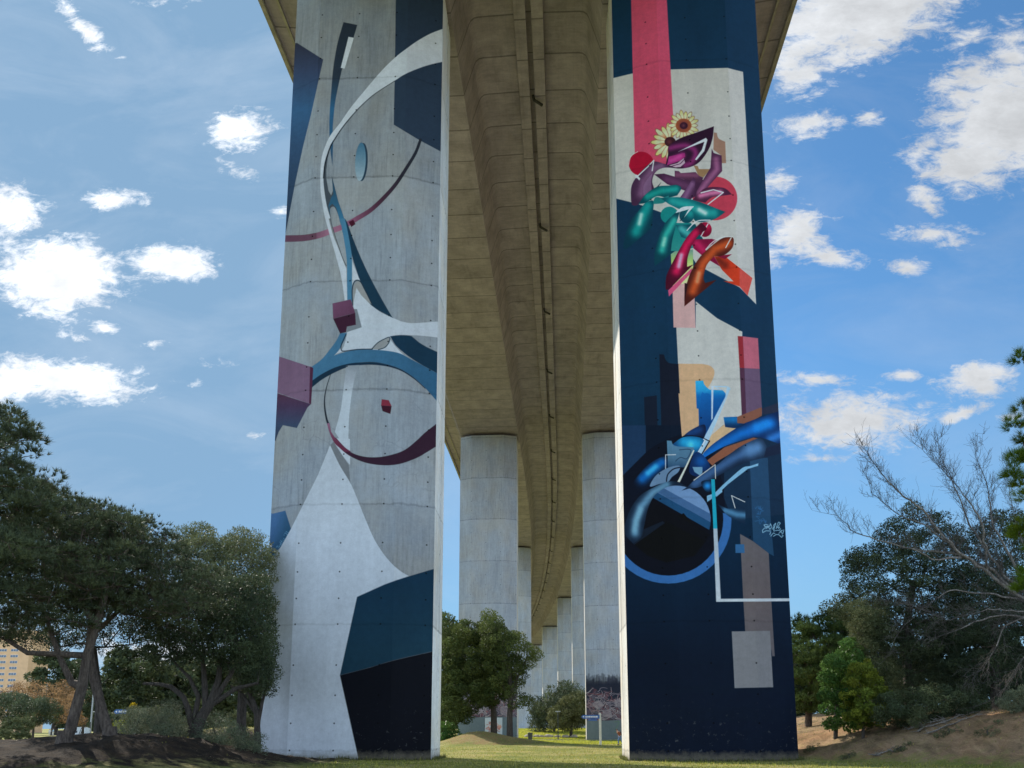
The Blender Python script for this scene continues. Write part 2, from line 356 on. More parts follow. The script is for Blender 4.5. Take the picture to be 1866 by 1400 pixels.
def paint_left():
    W = Wall(PIERL, 0, 54, 460, 2400)
    a, b, c = zm(460, 0, 3.3325), zm(460, 400, 3.3325), zm(460, 800, 2.3333)
    WH = grad((60, (182,200,216)), (330, (172,189,204)), (700, (163,180,195)))  # white lightened toward the top to make up for deck shade
    W.fill(a([(876,-500),(1250,-500),(1250,975),(1132,915),(1010,850),(858,758),(866,345)]), (38, 56, 78))
    W.fill(a([(272,262),(430,362),(395,520),(355,700),(310,880),(262,1100),(190,1480),(120,1480),(150,262)]),
           grad((80, (38,44,62)), (130, (46,62,92)), (200, (44,84,124)), (260, (40,70,104)), (420, (34,50,72))))
    W.fill(a(sm([(553,135),(515,270),(490,420),(478,560),(468,700),(467,800),(472,900),(486,1010)])+sm([(490,880),(488,780),(500,640),(520,530),(545,418)])+[(615,228),(637,152)]),
           grad((40, (34,46,60)), (140, (36,50,66)), (200, (42,94,136)), (300, (38,74,104))))
    W.fill(a([(583,224),(616,230),(560,418),(536,413)]), WH)
    # tail of the loop and its frame
    W.fill(a([(480,868),(437,1000),(428,1080),(433,1160),(450,1250),(478,1340),(500,1410),(580,1410),(548,1300),(520,1220),(495,1120),(482,1070),(488,1160),(478,1186),(462,1160),(450,1090),(449,1030),(458,960)]), (60, 72, 82))
    W.fill(a([(482,1070),(495,1120),(520,1220),(548,1300),(580,1410),(545,1410),(528,1330),(508,1262),(486,1238),(468,1252),(470,1300),(462,1250),(478,1200),(492,1180)]), grad((325, (30,62,86)), (400, (50,108,144))))
    W.fill(a(smc([(472,1275),(485,1257),(500,1262),(518,1300),(532,1350),(545,1410),(500,1410),(480,1340)])), 0, erase=True)
    W.fill(a(sm([(1155,176),(1080,205),(1000,250),(930,300),(866,350),(780,435),(690,540),(600,650),(530,750),(478,815),(445,880),(420,960),(412,1050),(413,1150),(425,1240),(440,1320),(466,1410)])
             +sm([(496,1410),(478,1340),(452,1250),(437,1160),(431,1080),(438,1000),(455,930),(480,870),(540,780),(600,705),(660,640),(740,570),(862,492),(940,445),(1050,402),(1155,376)])), WH)
    W.stroke(a(sm([(862,494),(740,574),(660,645),(600,710),(540,785),(482,876),(458,935),(440,1002),(433,1080)])), (1.0, 2.6), (26, 34, 44))
    W.fill(a(circ(668,985,32,116,3)), (32, 56, 76)); W.fill(a(circ(656,983,32,117,3)), grad((265, (62,108,138)), (330, (140,166,182))))
    # wine-coloured arc
    arc = sm([(1020,850),(990,930),(930,1030),(870,1120),(800,1200),(720,1275),(640,1325),(580,1360),(530,1385),(480,1402),(400,1430),(300,1447),(150,1450)])
    W.stroke(a(arc), (5, 12.5), lambda X, Y: np.stack([np.interp(X, [510,576,577,600,640,690,730,770], v) for v in ([86,88,108,140,122,66,36,34],[58,62,76,104,80,40,36,42],[78,80,98,128,108,58,48,54])], -1))
    W.fill(a([(585,1348),(612,1335),(626,1362),(600,1380)]), (58, 18, 36))
    # section two
    W.fill(b([(443,-5),(463,-5)]+sm([(490,95),(520,170),(555,260),(570,295)])+[(576,490),(560,492)]+sm([(548,400),(530,310),(500,200),(465,80)])), WH)
    W.fill(b(sm([(463,-5),(490,95),(520,170),(555,262),(570,295)])+sm([(570,280),(545,225),(512,130),(487,50),(472,-5)])), (112, 122, 128))
    W.stroke(b(sm([(472,-5),(487,50),(512,130),(545,225),(570,282)])), .9, (40, 50, 60))
    W.fill(b(sm([(560,-5),(576,20),(620,140),(680,280),(740,400),(800,510),(855,604)])+sm([(835,590),(770,555),(720,520),(690,450),(655,375),(625,290),(600,205),(575,100),(555,-5)])), (20, 50, 72))
    W.fill(b(sm([(530,-5),(548,80),(565,180),(574,270),(574,360)])+[(576,495),(606,500)]+sm([(604,370),(604,240),(598,180),(580,80),(562,-5)])), (62, 114, 148))
    W.fill(b([(605,245),(620,290),(655,375),(640,365),(622,372),(606,405)]), WH)
    W.fill(b(sm([(612,520),(614,430),(624,395),(640,378),(655,388),(680,430),(705,470),(728,520)])+[(660,470),(632,418),(614,480)]), (128, 136, 140))
    W.stroke(b(sm([(608,520),(606,430),(616,385),(634,370),(655,378),(675,410),(700,460),(730,522)])), 2.0, (26, 46, 62))
    W.fill(b([(632,415),(660,460),(720,520),(780,565),(850,597)]+sm([(900,618),(960,630),(1030,627),(1140,619)])+sm([(1140,719),(1040,708),(960,703),(880,702),(830,715),(790,740),(750,760),(725,785)])+sm([(640,788),(545,800),(555,770),(574,700)])+[(574,650),(610,600),(614,500)]), WH)
    W.fill(b([(610,545),(635,545),(664,655),(573,685),(573,650)]), (104, 118, 128))
    W.fill(b(sm([(835,710),(900,703),(970,710),(1010,745),(1060,775),(1140,812)])+sm([(1140,945),(1040,890),(975,850),(920,810),(870,765),(838,712)])), (18, 48, 70))
    W.fill(b([(970,712),(1140,726),(1140,812),(1060,775),(1010,745)]), 0, erase=True)
    W.fill(b(sm([(830,716),(860,760),(910,815),(968,853)])+sm([(968,853),(900,822),(800,800),(730,790),(780,785),(815,760),(830,716)])), WH)
    W.fill(b(sm([(725,787),(760,750),(800,727),(830,716),(830,740),(805,775),(770,790),(725,787)])), (126, 136, 142))
    W.stroke(b(sm([(725,787),(760,750),(800,727),(832,716),(830,745),(805,777),(765,791)])), 1.4, (28, 46, 60))
    # the big blue arch
    W.fill(b(sm([(355,898),(420,850),(470,790),(510,735),(532,690)])+[(574,690)]+sm([(560,730),(540,768),(520,800),(497,826)])+sm([(497,826),(560,806),(640,792),(740,792),(830,800),(900,816),(965,850),(1040,890),(1140,945)])
              +sm([(1140,1125),(1108,1090),(1050,1025),(985,965),(910,915),(830,885),(740,868),(650,870),(570,885),(480,925),(410,972),(355,1010)])), grad2((600,620), (800,730), (58,106,140), (40,84,118)))
    W.fill(b(sm([(355,985),(420,940),(500,900),(580,877),(650,869),(740,867),(830,884),(910,914),(985,964),(1050,1024)])+sm([(1050,1030),(985,973),(910,924),(830,896),(740,884),(650,886),(580,897),(500,930),(420,975),(355,1027)])), (18, 42, 62))
    W.fill(b([(497,826),(540,780),(538,800),(555,803),(520,812)]), WH)
    W.stroke(b(sm([(568,700),(545,750),(538,775),(542,796),(562,800),(640,790),(728,788)])), 1.8, (22, 40, 56))
    W.fill(b([(486,510),(597,486),(624,568),(490,603)]), grad2((610,550), (645,580), (98,66,94), (84,54,80)))
    W.fill(b([(490,603),(624,568),(628,640),(574,651),(570,685),(532,693)]), (52, 26, 46))
    W.fill(b([(100,812),(170,835),(368,900),(352,893),(345,1118),(100,1035)]), grad2((505,655), (560,720), (98,78,104), (104,86,112)))
    W.fill(b([(350,893),(369,903),(357,1122),(344,1118)]), (66, 34, 58))
    W.fill(b([(100,1040),(160,1058),(345,1118),(356,1122),(335,1142),(270,1267),(185,1250),(160,1290),(140,1345),(100,1345)]), grad((715, (70,44,66)), (740, (60,48,76)), (775, (50,66,94)), (800, (36,50,72))))
    W.fill(b([(570,888),(650,884)]+sm([(640,910),(625,950),(605,1050),(592,1150),(585,1250),(583,1420)])+[(560,1380),(500,1290)]+sm([(510,1255),(525,1200),(540,1130),(555,1010),(565,930)])), grad((664, (118,132,144)), (690, (138,152,166)), (720, (160,178,192))))
    W.stroke(b(sm([(475,940),(450,1020),(438,1090),(440,1150),(450,1210),(462,1245)])), (1.0, 4.2), (24, 32, 44))
    W.fill(b([(785,1092),(828,1098),(846,1135),(781,1132)]), (112, 42, 60)); W.fill(b([(781,1130),(846,1134),(838,1182),(790,1165)]), (52, 20, 36))
    # lower third
    W.fill(c([(338,-2),(375,-2),(415,0),(415,112),(375,60)]), WH)
    W.fill(c([(330,28),(345,12),(410,112),(416,190),(370,110)]), (100, 110, 118))
    ring_o = sm([(338,-5),(375,42),(420,76),(480,101),(550,112),(620,108),(690,85),(740,58),(800,20)]); ring_i = sm([(800,-78),(735,-28),(700,5),(650,45),(600,65),(540,77),(480,76),(430,62),(395,38),(355,-5)])
    W.fill(c(ring_o+ring_i), grad2((600,800), (650,830), (84,40,62), (44,27,44)))
    W.fill(b([(452,1240),(468,1235)]+sm([(478,1290),(510,1335),(560,1385),(600,1410)])+sm([(560,1412),(500,1360),(470,1300),(452,1240)])), grad((770, (126,92,120)), (810, (88,42,64))))
    W.fill(c([(50,300),(85,318),(140,305),(165,385),(120,460),(30,560),(50,480)]), grad2((497,960), (525,970), (58,96,140), (34,72,100)))
    W.fill(c([(330,26),(280,150),(220,270),(165,380),(120,460),(70,545),(0,620),(-40,1500),(460,1500),(450,1357),(420,1230),(372,1005),(445,672),(560,620),(665,583)]+sm([(665,583),(620,555),(570,505),(520,430),(480,340),(440,240),(415,185),(370,110),(330,26)])), WH)
    W.fill(c([(445,672)]+sm([(560,620),(640,592),(770,553),(850,530)])+[(850,890)]+sm([(770,903),(600,942),(500,972),(372,1005)])), grad((1050, (14,44,66)), (1180, (20,50,68))))
    W.fill(c([(372,1005)]+sm([(500,972),(600,942),(770,903),(850,885)])+[(850,1500),(475,1500),(450,1357),(400,1130)]), (8, 12, 20))
    # signature, climbing along the edge of the white
    p0, p1 = np.array((500.5, 1014.)), np.array((525.5, 972.)); d = (p1-p0); L = np.hypot(*d); d /= L; nrm = np.array((d[1], -d[0])); nrm = -nrm if nrm[0] > 0 else nrm
    x = 0.
    for ch in "Addo Traffic '21":
        hh = 5.6
        for st in FONT[ch]: W.stroke([tuple(p0+d*(x+q[0]*4.2)+nrm*(q[1]*hh)) for q in st], .62, (120, 170, 205), .8, .6)
        x += 3.2
    # small graffiti at the right foot and drips left by rain under a lift joint
    return W

def paint_right():
    W = Wall(PIERR, 0, 54, 460, 2400)
    r1, A, B, C, D = zm(1090, 0, 3.3325), zm(1090, 180, 3.3333), zm(1110, 580, 4.375), zm(1110, 780, 4.1167), zm(1110, 1080, 4.374)
    NV = (24, 50, 80); CR = (176, 183, 183)
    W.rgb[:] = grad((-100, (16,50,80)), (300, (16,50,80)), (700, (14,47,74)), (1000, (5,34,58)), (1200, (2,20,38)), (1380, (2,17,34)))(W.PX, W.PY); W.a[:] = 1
    # cream field, upper
    W.fill(r1([(40,490),(78,478),(205,447),(442,422),(785,413),(880,437)])+A([(960,1250),(860,1147),(600,1010),(480,820),(380,690),(235,638),(60,595)]), CR)
    W.fill(r1([(188,-500),(410,-500),(417,0),(455,700),(455,1000),(232,1000),(222,930)]), grad((-50, (192,78,112)), (260, (188,72,104))))
    # cream field, lower
    W.fill(B([(535,70),(690,75),(690,-135),(860,0),(1062,108),(1057,780),(1010,800),(820,920),(700,1090),(580,945)]), CR)
    W.fill(A([(450,1100),(580,1100),(586,1210),(592,1392),(458,1390)]), (196, 156, 158))
    # dark blocks left of the tan ones
    W.fill(B([(278,630),(380,615),(388,970),(300,1080),(290,1065)]), (16, 26, 44))
    W.fill(B([(400,288),(438,290)]+sm([(438,290),(450,330),(480,358),(553,365)])+[(582,945),(420,1010)]), (16, 24, 40))
    W.fill(C(smc([(60,420),(280,180),(430,90),(560,50),(720,90),(800,260),(880,460),(870,700),(790,960),(620,1080),(430,1115),(230,1050),(110,930),(60,800)])), (8, 16, 30))
    W.fill(B([(553,363)]+sm([(740,365),(800,378),(835,410),(838,450),(820,500),(790,550),(750,600)])+[(715,860),(580,948)]), (184, 156, 124))
    W.fill(B([(800,940),(915,850),(1018,878),(750,1095),(700,1090)]), (192, 164, 130))
    # ring
    W.fill(C(circ(443,690,475,478)), (46, 97, 158)); W.fill(C(circ(443,684,413,424)), (6, 12, 24))
    W.fill(C([(-60,-20),(940,-20),(940,640),(858,640),(820,560),(700,300),(430,240),(105,700),(100,960),(20,900)]), (9, 22, 40))
    W.fill(C(smc([(60,420),(280,180),(430,90),(560,50),(720,90),(800,260),(860,460),(850,640),(700,500),(430,400),(200,600),(104,960),(60,800)])), (8, 15, 30))
    W.fill(C([(-60,-20),(275,-20),(275,185),(105,355),(-60,470)]), (24, 52, 84))
    W.fill(C([(870,-20),(1400,-20),(1400,640),(925,690),(860,520)]), (18, 42, 66))
    # redo tan and cream parts cut by the dark field
    W.fill(B([(553,600),(715,600),(715,860),(580,948),(566,780)]), (184, 156, 124))
    W.fill(B([(790,940),(915,850),(1018,878),(750,1095),(700,1090)]), (192, 164, 130))
    W.fill(B([(830,700),(1056,650),(1057,780),(1010,800),(915,848),(800,945),(780,900)]), CR)
    # column at right: red over violet
    W.fill(B([(1025,143),(1067,145),(1080,400),(1040,396)]), (134, 42, 52)); W.fill(B([(1066,145),(1187,160),(1200,405),(1078,400)]), (166, 92, 112))
    W.fill(B([(1040,395),(1080,400),(1095,770),(1058,776)]), (72, 44, 66)); W.fill(B([(1079,400),(1200,405),(1220,760),(1094,775)]), (94, 78, 104))
    W.fill(B([(1220,720),(1345,676),(1350,748),(1222,770)]), (36, 44, 66))
    W.fill(B([(1015,790),(1200,715),(1217,712),(1218,778),(1095,842),(1018,838)]), (120, 80, 66))
    # second blue pier band, lighter column
    W.fill(C([(1055,230),(1190,225),(1215,740),(1236,962),(1197,940),(1080,850)]), (36, 74, 108), alpha=.75)
    # blue tubes
    W.glow(C(smc([(150,470),(200,380),(300,270),(420,215),(440,300),(400,370),(320,440),(200,500)])), (8,16,32), [(C([(250,380),(330,310),(395,260)]), 10, (14,96,176)), (C([(290,340),(350,290)]), 5, (50,160,220))])
    W.glow(B([(700,1130)]+sm([(700,1130),(820,1010),(1000,885),(1100,830),(1360,740)])+[(1372,1010)]+sm([(1372,1010),(1200,950),(1100,962),(920,1022),(780,1100),(700,1155)])), (10, 36, 80),
           [(B([(740,1120),(900,1010),(1050,925),(1180,880),(1290,840)]), 11, (16,100,186)), (B([(1180,870),(1260,840)]), 9, (24,128,220)), (B([(1290,960),(1370,930)]), 9, (40,110,190))])
    W.glow(B([(912,790),(1020,785),(1022,838),(1098,842)]+sm([(1098,842),(1020,876),(925,868)])), (10, 40, 80), [(B([(930,805),(1010,805)]), 9, (20,104,170))])
    W.fill(B([(780,1135),(920,1030),(1150,952),(1195,962),(1000,1060),(850,1150),(825,1178)]), (124, 80, 62))
    # tall blue panel
    W.fill(B([(688,500),(750,498)]+sm([(750,498),(760,530),(800,568),(850,572)])+sm([(905,575),(928,600),(925,640)])+[(840,800),(770,945),(700,1010),(718,860),(712,722),(698,720)]), grad((694, (42,160,214)), (712, (34,140,200)), (722, (14,96,168)), (765, (14,72,138)), (800, (12,60,120))))
    W.fill(B(smc([(735,610),(760,600),(790,600),(860,640),(920,640),(840,800),(770,940),(716,860)])), grad((715, (14,92,166)), (780, (12,58,116))), alpha=.8)
    W.fill(B([(815,540),(832,542),(826,800),(815,815)]), (170, 194, 216))
    W.fill(B([(830,540)]+sm([(830,540),(890,540),(945,545),(968,560)])+[(745,1095),(700,1080),(758,950),(930,620)]+sm([(930,620),(928,598),(905,574),(870,566)])), (150, 188, 220)); W.fill(B([(850,548),(940,552),(930,600),(905,574)]), CR)
    W.glow(B(sm([(580,950),(640,900),(715,860),(762,850),(772,905),(755,960)])+[(640,945)]), (12,24,50), [(B([(640,920),(720,890)]), 8, (20,56,110))])
    W.glow(B(sm([(500,1010),(570,958),(640,942),(720,950),(760,970)])+[(705,1085),(640,1100),(560,1060)]), (14, 60, 108), [(B([(600,985),(700,1000)]), 12, (30,150,206)), (B([(650,1010)]), 7, (70,190,226))])
    W.stroke(B(sm([(500,1005),(570,952),(640,938),(720,946),(798,980)])), 1.6, (8, 14, 26)); W.stroke(B([(800,980),(735,1092)]), 2.2, (10, 16, 28)); W.stroke(B([(752,965),(765,975),(702,1080)]), 1.6, (206, 222, 234))
    W.fill(B([(460,975),(497,978)]+sm([(497,978),(510,1008),(545,1022),(600,1026),(675,1030)])+sm([(675,1060),(640,1130),(600,1190)])+[(540,1188),(470,1200)]), grad((805, (76,122,154)), (835, (70,110,140)), (852, (40,74,108))))
    W.stroke(B(sm([(560,1050),(650,1050),(620,1120),(570,1110),(530,1140)])), 1.4, (34, 58, 86))
    W.stroke(B([(450,1210),(450,1090),(530,1088)]), 1.5, (196, 206, 214))
    W.glow(C(smc([(640,190),(700,200),(760,290),(740,360),(680,370),(600,330)])), (10,36,80), [(C([(690,250)]), 12, (14,78,150))])
    W.fill(C([(625,293),(700,293),(700,335),(682,358),(640,330)]), (100, 146, 178))
    W.fill(C(smc([(306,440),(340,370),(400,320),(470,290),(530,286),(520,330),(470,370),(440,408),(380,420)])), (94, 126, 160)); W.stroke(C(sm([(430,400),(440,350),(480,310),(530,296)])), 2., (12,22,40))
    W.fill(C([(512,403),(530,408),(578,305),(640,170),(632,165),(566,300)]), (206, 206, 196))
    # the ball
    ball = circ(500,690,262,258)
    W.fill(C(ball), (5, 9, 18))
    def in_ball(pts, col):
        w = W.win(C(ball), 2); cov = W.cover(C(ball), w, W.aa)*W.cover(C(pts), w, W.aa); W.put(w, cov, np.array(col, float))
    in_ball([(200,460),(400,440),(480,420),(600,420),(900,560),(900,735)], (98, 134, 178))
    in_ball([(200,455),(414,455),(900,722),(900,790),(370,487),(200,420)], (56, 92, 136))
    in_ball([(200,440),(366,487),(900,786),(900,850),(330,525)], (24, 68, 108))
    W.fill(C([(185,872),(420,700),(560,640),(726,850),(640,960),(430,1010),(290,960)]), (4, 5, 9)); W.fill(C([(260,762),(270,640),(340,560),(760,800),(726,850),(420,700)]), (5, 9, 16))
    W.fill(C([(262,760),(400,700),(420,712),(185,880),(180,860)]), (16, 26, 40))
    # grey-blue tubes
    W.glow(C(sm([(585,440),(500,402),(420,408),(330,448),(230,510),(160,610),(120,720),(120,800),(180,868)])+sm([(180,868),(240,820),(262,740),(290,610),(340,510),(420,450),(500,430),(585,440)])), (18, 34, 54),
           [(C([(195,790),(200,700),(240,590),(330,485),(430,425)]), 8, (84,132,166)), (C([(190,770),(205,690),(235,610)]), 5, (104,156,184))])
    W.glow(C([(545,470),(590,440),(640,390),(700,340)]+sm([(820,270),(940,170),(1040,110),(1130,78),(1170,110),(1185,170),(1160,225)])+sm([(1160,225),(1060,250),(950,290),(800,370),(690,440),(600,455)])), (16, 32, 54),
           [(C([(640,420),(800,310),(950,220),(1050,170)]), 9, (52,88,134)), (C([(1060,165),(1110,150)]), 14, (78,124,172))])
    W.fill(C([(1180,150),(1290,110),(1300,190),(1160,222)]), (22, 34, 58))
    W.glow(C(smc([(690,410),(740,390),(790,400),(790,460),(730,480)])), (6,14,28), [(C([(738,435)]), 8, (30,130,210))])
    W.stroke(C([(636,392),(795,276),(798,380)]), 1.4, (206, 208, 204))
    W.fill(C([(733,510),(790,490),(850,430)]+sm([(900,385),(1000,300),(1060,285),(1120,265)])+[(1118,284),(1040,308),(890,424),(800,512),(735,556)]), (112, 166, 200))
    W.glow(C([(815,572)]+sm([(815,572),(890,605),(945,600)])+[(958,568),(1022,605),(1022,722)]+sm([(1022,722),(950,690),(880,650),(815,572)])), (16,38,62), [(C([(870,620),(960,650),(1015,655)]), 6, (66,118,158))])
    W.stroke(C([(945,600),(918,508),(1018,555)]), 1.4, (206, 212, 214))
    W.fill(C([(765,385),(792,385),(812,762),(782,762)]), (26, 150, 178)); W.fill(C([(805,498),(845,455),(850,480),(800,520)]), (112, 166, 200))
    # taupe column and pale rectangle
    W.fill(C([(982,795),(1080,850),(1197,940),(1212,1222)])+D([(1290,20),(1320,508),(1300,508),(1283,400),(1090,400),(1066,0)]), grad((975, (90,90,96)), (1090, (92,88,92)), (1200, (84,84,90))))
    W.fill(C([(947,873),(1013,873),(1016,938),(948,938)]), (44, 94, 142))
    W.fill(C([(782,755),(812,755),(838,1282),(1362,1278),(1362,1300),(803,1305)]), grad((965, (150,170,186)), (1095, (172,188,200))))
    W.fill(D([(977,310),(1282,305),(1308,755),(1000,762)]), (110, 115, 122))
    # tag
    T = zm(1350, 900, 14.)
    for s_ in ([(700,800),(640,785),(590,795),(620,840),(700,830),(600,880),(550,930),(560,990),(640,945),(760,950)], [(640,890),(740,820),(755,765),(795,850),(740,905)], [(740,905),(700,840)], [(800,905),(830,860),(850,960),(840,800),(890,750)], [(890,760),(850,870)],
               [(900,890),(940,760),(970,720),(1005,750),(930,860),(990,850),(960,890)], [(880,940),(990,930),(1010,890)], [(740,1040),(760,980)], [(765,1080),(830,1000),(870,1012)], [(830,1085),(900,1040),(960,1040),(1040,1112),(1082,1070),(1050,1050)], [(970,1010),(1060,930),(1000,960),(1070,1020),(1100,920)]):
        W.stroke(T(s_), 1.25, (140, 190, 218), .95)
    rr = random.Random(5)
    for k in range(16):
        x, y = rr.uniform(420, 650), rr.uniform(300, 740); W.stroke(T(sm([(x, y), (x+rr.uniform(-70,70), y+rr.uniform(-60,60)), (x+rr.uniform(-90,90), y+rr.uniform(-80,80))])), 1.5, (44, 98, 150), .55)
    # ---------------- upper composition
    W.fill(A([(703,205),(720,208)]+sm([(720,208),(732,242),(772,262)])+[(777,392),(750,392),(748,345),(700,310)]), (142, 114, 100))
    W.fill(A([(580,405),(605,410),(612,428),(682,428),(640,478),(610,470)]), (140, 114, 84))
    W.fill(A(circ(710,606,135,133)), (172, 58, 80)); W.fill(A(circ(262,395,76,73)), (156, 14, 48))
    W.fill(A(circ(433,708,54,52)), (18, 124, 126)); W.fill(A([(445,755),(565,755),(590,905),(440,935)]), grad((405, (14,118,122)), (455, (40,130,128))))
    W.fill(A([(440,930),(576,915),(578,1060),(570,1110),(453,1140)]), grad((458, (110,150,136)), (475, (150,190,110)), (490, (206,214,140)), (515, (200,206,150))))
    PL = (58, 32, 64)
    W.glow(A(sm([(200,620),(203,530),(250,455),(330,385),(400,395),(470,418)])+sm([(470,422),(400,420),(350,445),(328,500),(340,560),(300,600),(235,648),(205,645)])), (62,38,68), [(A([(262,580),(278,500),(330,430),(380,410)]), 8, (112,80,118))])
    W.fill(A(sm([(275,590),(280,520),(330,450)])+[(322,500),(325,560)]), (126, 98, 138), alpha=.8)
    W.glow(A([(340,460),(400,455),(520,490),(620,480),(645,500),(600,590),(560,610),(530,560),(420,520)]), (62,34,64), [(A([(420,490),(560,540)]), 7, (88,52,88))])
    W.glow(A([(465,438),(490,440),(502,452),(592,446),(615,470),(640,480),(620,510),(465,478)]), (70,40,68), [(A([(480,462),(600,465)]), 5, (110,66,98))])
    W.glow(A([(690,305),(702,330),(750,345),(753,440),(690,510),(620,590),(588,602),(600,560),(645,480),(682,420)]), (66,34,66), [(A([(716,370),(722,430),(650,520),(615,570)]), 6, (136,84,126))])
    W.glow(A([(490,612),(540,540),(578,478),(592,492),(582,590),(552,625)]), (64,36,68), [(A([(520,610),(570,520)]), 6, (116,82,124))])
    W.glow(A([(572,615)]+sm([(572,615),(640,550),(700,537),(770,545),(813,582)])+sm([(813,582),(740,592),(690,600),(650,632)])), (66,30,58), [(A([(620,590),(680,575),(740,568)]), 5, (190,110,156))])
    W.stroke(A([(625,572),(700,553),(760,570),(667,642)]), 2.0, (206, 214, 220))
    # the two daisies
    def daisy(cx, cy, R, a0, a1, n, rx=1.):
        for k in range(n):
            an = math.radians(a0+(a1-a0)*k/max(n-1, 1)); r_ = R*(1 if k % 2 else .9); u = np.array((math.cos(an)*rx, -math.sin(an))); v = np.array((-u[1], u[0])); wd = R*.135
            P_ = [np.array((cx, cy))+u*r_*t+v*wd*q for t, q in ((.2,-.35),(.45,-.8),(.72,-1),(.92,-.6),(1,0),(.92,.6),(.72,1),(.45,.8),(.2,.35))]
            q0 = A([(cx+u[0]*r_*.25, cy+u[1]*r_*.25)])[0]; q1 = A([(cx+u[0]*r_, cy+u[1]*r_)])[0]
            W.fill(A([tuple(p) for p in P_]), (122, 96, 70), soft=1.2)
            P2 = [np.array((cx, cy))+u*r_*.97*t+v*wd*.8*q for t, q in ((.2,-.35),(.45,-.8),(.72,-1),(.92,-.55),(.98,0),(.92,.55),(.72,1),(.45,.8),(.2,.35))]
            m_ = ((q0[0]+q1[0])/2, (q0[1]+q1[1])/2)
            cg = grad2(m_, q1, (220,200,168), (208,190,104)) if k % 3 else grad2(q0, m_, (150,90,50), (222,206,172))
            W.fill(A([tuple(p) for p in P2]), cg)
    daisy(437, 265, 122, 75, 285, 11)
    W.glow(A(circ(437,262,34,30)), (48,22,30), [(A([(430,262)]), 5, (84,40,50))])
    daisy(519, 163, 97, 0, 340, 18)
    W.glow(A(circ(519,163,48,42)), (150,86,48), [(A([(519,163)]), 9, (96,40,60))]); W.glow(A(circ(520,164,24,21)), (50,22,40), [(A([(518,163)]), 3, (90,50,66))])
    # violet leaf
    W.glow(A([(703,168)]+sm([(703,168),(600,205),(500,240),(430,288),(424,340),(410,400)])+sm([(410,400),(480,424),(560,415),(620,380),(670,310),(695,240),(703,168)])), (40,18,42),
           [(A(sm([(440,300),(530,285),(590,320),(575,380),(530,405)])), 5.5, (116,40,100)), (A([(455,370),(510,345)]), 6, (150,50,126))])
    W.glow(A([(418,405),(430,352),(525,330),(528,352),(500,376)]), (150,44,116), [(A([(440,380),(500,350)]), 4, (172,64,140))])
    W.fill(A([(430,405),(480,392),(520,362),(528,390),(500,415),(470,418)]), (176, 160, 180)); W.stroke(A([(440,412),(500,395),(522,370)]), 1.2, (60, 20, 56))
    W.fill(A([(487,322),(655,238),(664,250),(645,318),(598,373),(588,370),(630,310),(645,262)]), (196, 216, 226)); W.fill(A([(560,298),(640,256),(648,262),(632,300)]), (40,18,42), alpha=.0)
    W.stroke(A([(230,480),(300,415),(338,375),(328,438)]), 2.0, (214, 222, 228)); W.fill(A([(222,468),(236,462),(256,486),(250,497)]), (206, 216, 224)); W.stroke(A(sm([(186,400),(200,350),(240,322)])), 1., (206,206,206))
    # teal bodies
    W.fill(A([(335,560),(382,508),(352,560)]), (30, 40, 60))
    W.glow(A(sm([(288,630),(335,622),(332,700),(330,740),(325,785)])+sm([(325,785),(250,850),(160,915),(165,830),(200,740),(255,670),(288,630)])), (3,52,72), [(A([(300,650),(265,730),(230,810)]), 10, (18,146,148)), (A([(262,705),(250,760)]), 4, (150,204,204))])
    W.glow(A(sm([(245,640),(290,580),(360,535),(430,528),(480,525),(505,545),(480,588)])+sm([(480,588),(420,602),(370,592),(340,600),(290,632),(245,640)])), (4,66,80), [(A([(300,595),(380,560),(470,550)]), 7, (22,144,142))])
    W.fill(A(sm([(335,625),(350,598),(392,602),(430,590),(400,632),(335,640)])), (30, 120, 124))
    W.glow(A([(380,605)]+sm([(380,605),(480,598),(560,612),(620,628)])+[(773,688)]+sm([(773,688),(700,735),(600,748),(560,700),(480,665),(430,640),(380,605)])), (4,78,92), [(A([(450,622),(560,650),(640,690),(700,695)]), 9, (30,148,150)), (A([(615,675),(650,695)]), 4.5, (168,210,210))])
    W.glow(A(sm([(503,665),(480,740),(470,780),(450,860),(442,925)])+[(468,925),(343,1017)]+sm([(343,1017),(345,930),(380,810),(420,740),(503,665)])), (3,60,76), [(A([(462,740),(410,830),(388,920)]), 7, (40,162,156)), (A([(405,850),(395,890)]), 3.5, (120,200,190))])
    W.glow(A(circ(538,710,45,46)), (4,66,82), [(A([(560,700)]), 8, (22,140,144))]); W.stroke(A([(498,742),(560,672)]), 1.2, (8,40,56))
    W.glow(A([(472,768),(590,762),(640,860),(700,880),(650,900),(560,860),(505,840)]), (4,70,84), [(A([(505,790),(560,830)]), 7, (60,160,164))])
    W.fill(A(sm([(470,695),(510,660),(580,655)])+[(522,722),(550,672)]), (200, 222, 226)); W.stroke(A(sm([(475,690),(520,660),(578,656)])), 1.4, (206,224,228))
    # crimson and orange bodies
    W.glow(A([(560,855),(690,852),(720,860),(650,918),(700,950),(740,1020),(640,960),(580,910)]), (116,14,56), [(A([(600,880),(640,920)]), 7, (170,30,84))])
    W.glow(A(circ(648,795,42,45)), (110,10,44), [(A([(665,775)]), 8, (176,24,70))]); W.stroke(A([(668,760),(625,835)]), 1.8, (206,206,212)); W.stroke(A(sm([(540,800),(600,745),(680,738)])), 1.8, (206,208,214))
    W.glow(A(sm([(625,752),(560,815),(520,870),(470,960),(430,1040),(412,1090),(410,1160)])+[(430,1160),(578,1008),(540,1022)]+sm([(540,1022),(545,960),(575,880),(620,820),(660,790),(625,752)])), (64,6,34), [(A([(590,815),(535,890),(500,980),(475,1050)]), 8, (186,24,78)), (A([(505,950),(490,1020)]), 4, (230,150,186))])
    W.fill(A([(425,1165),(570,1028),(568,1056),(430,1202)]), (186, 78, 118))
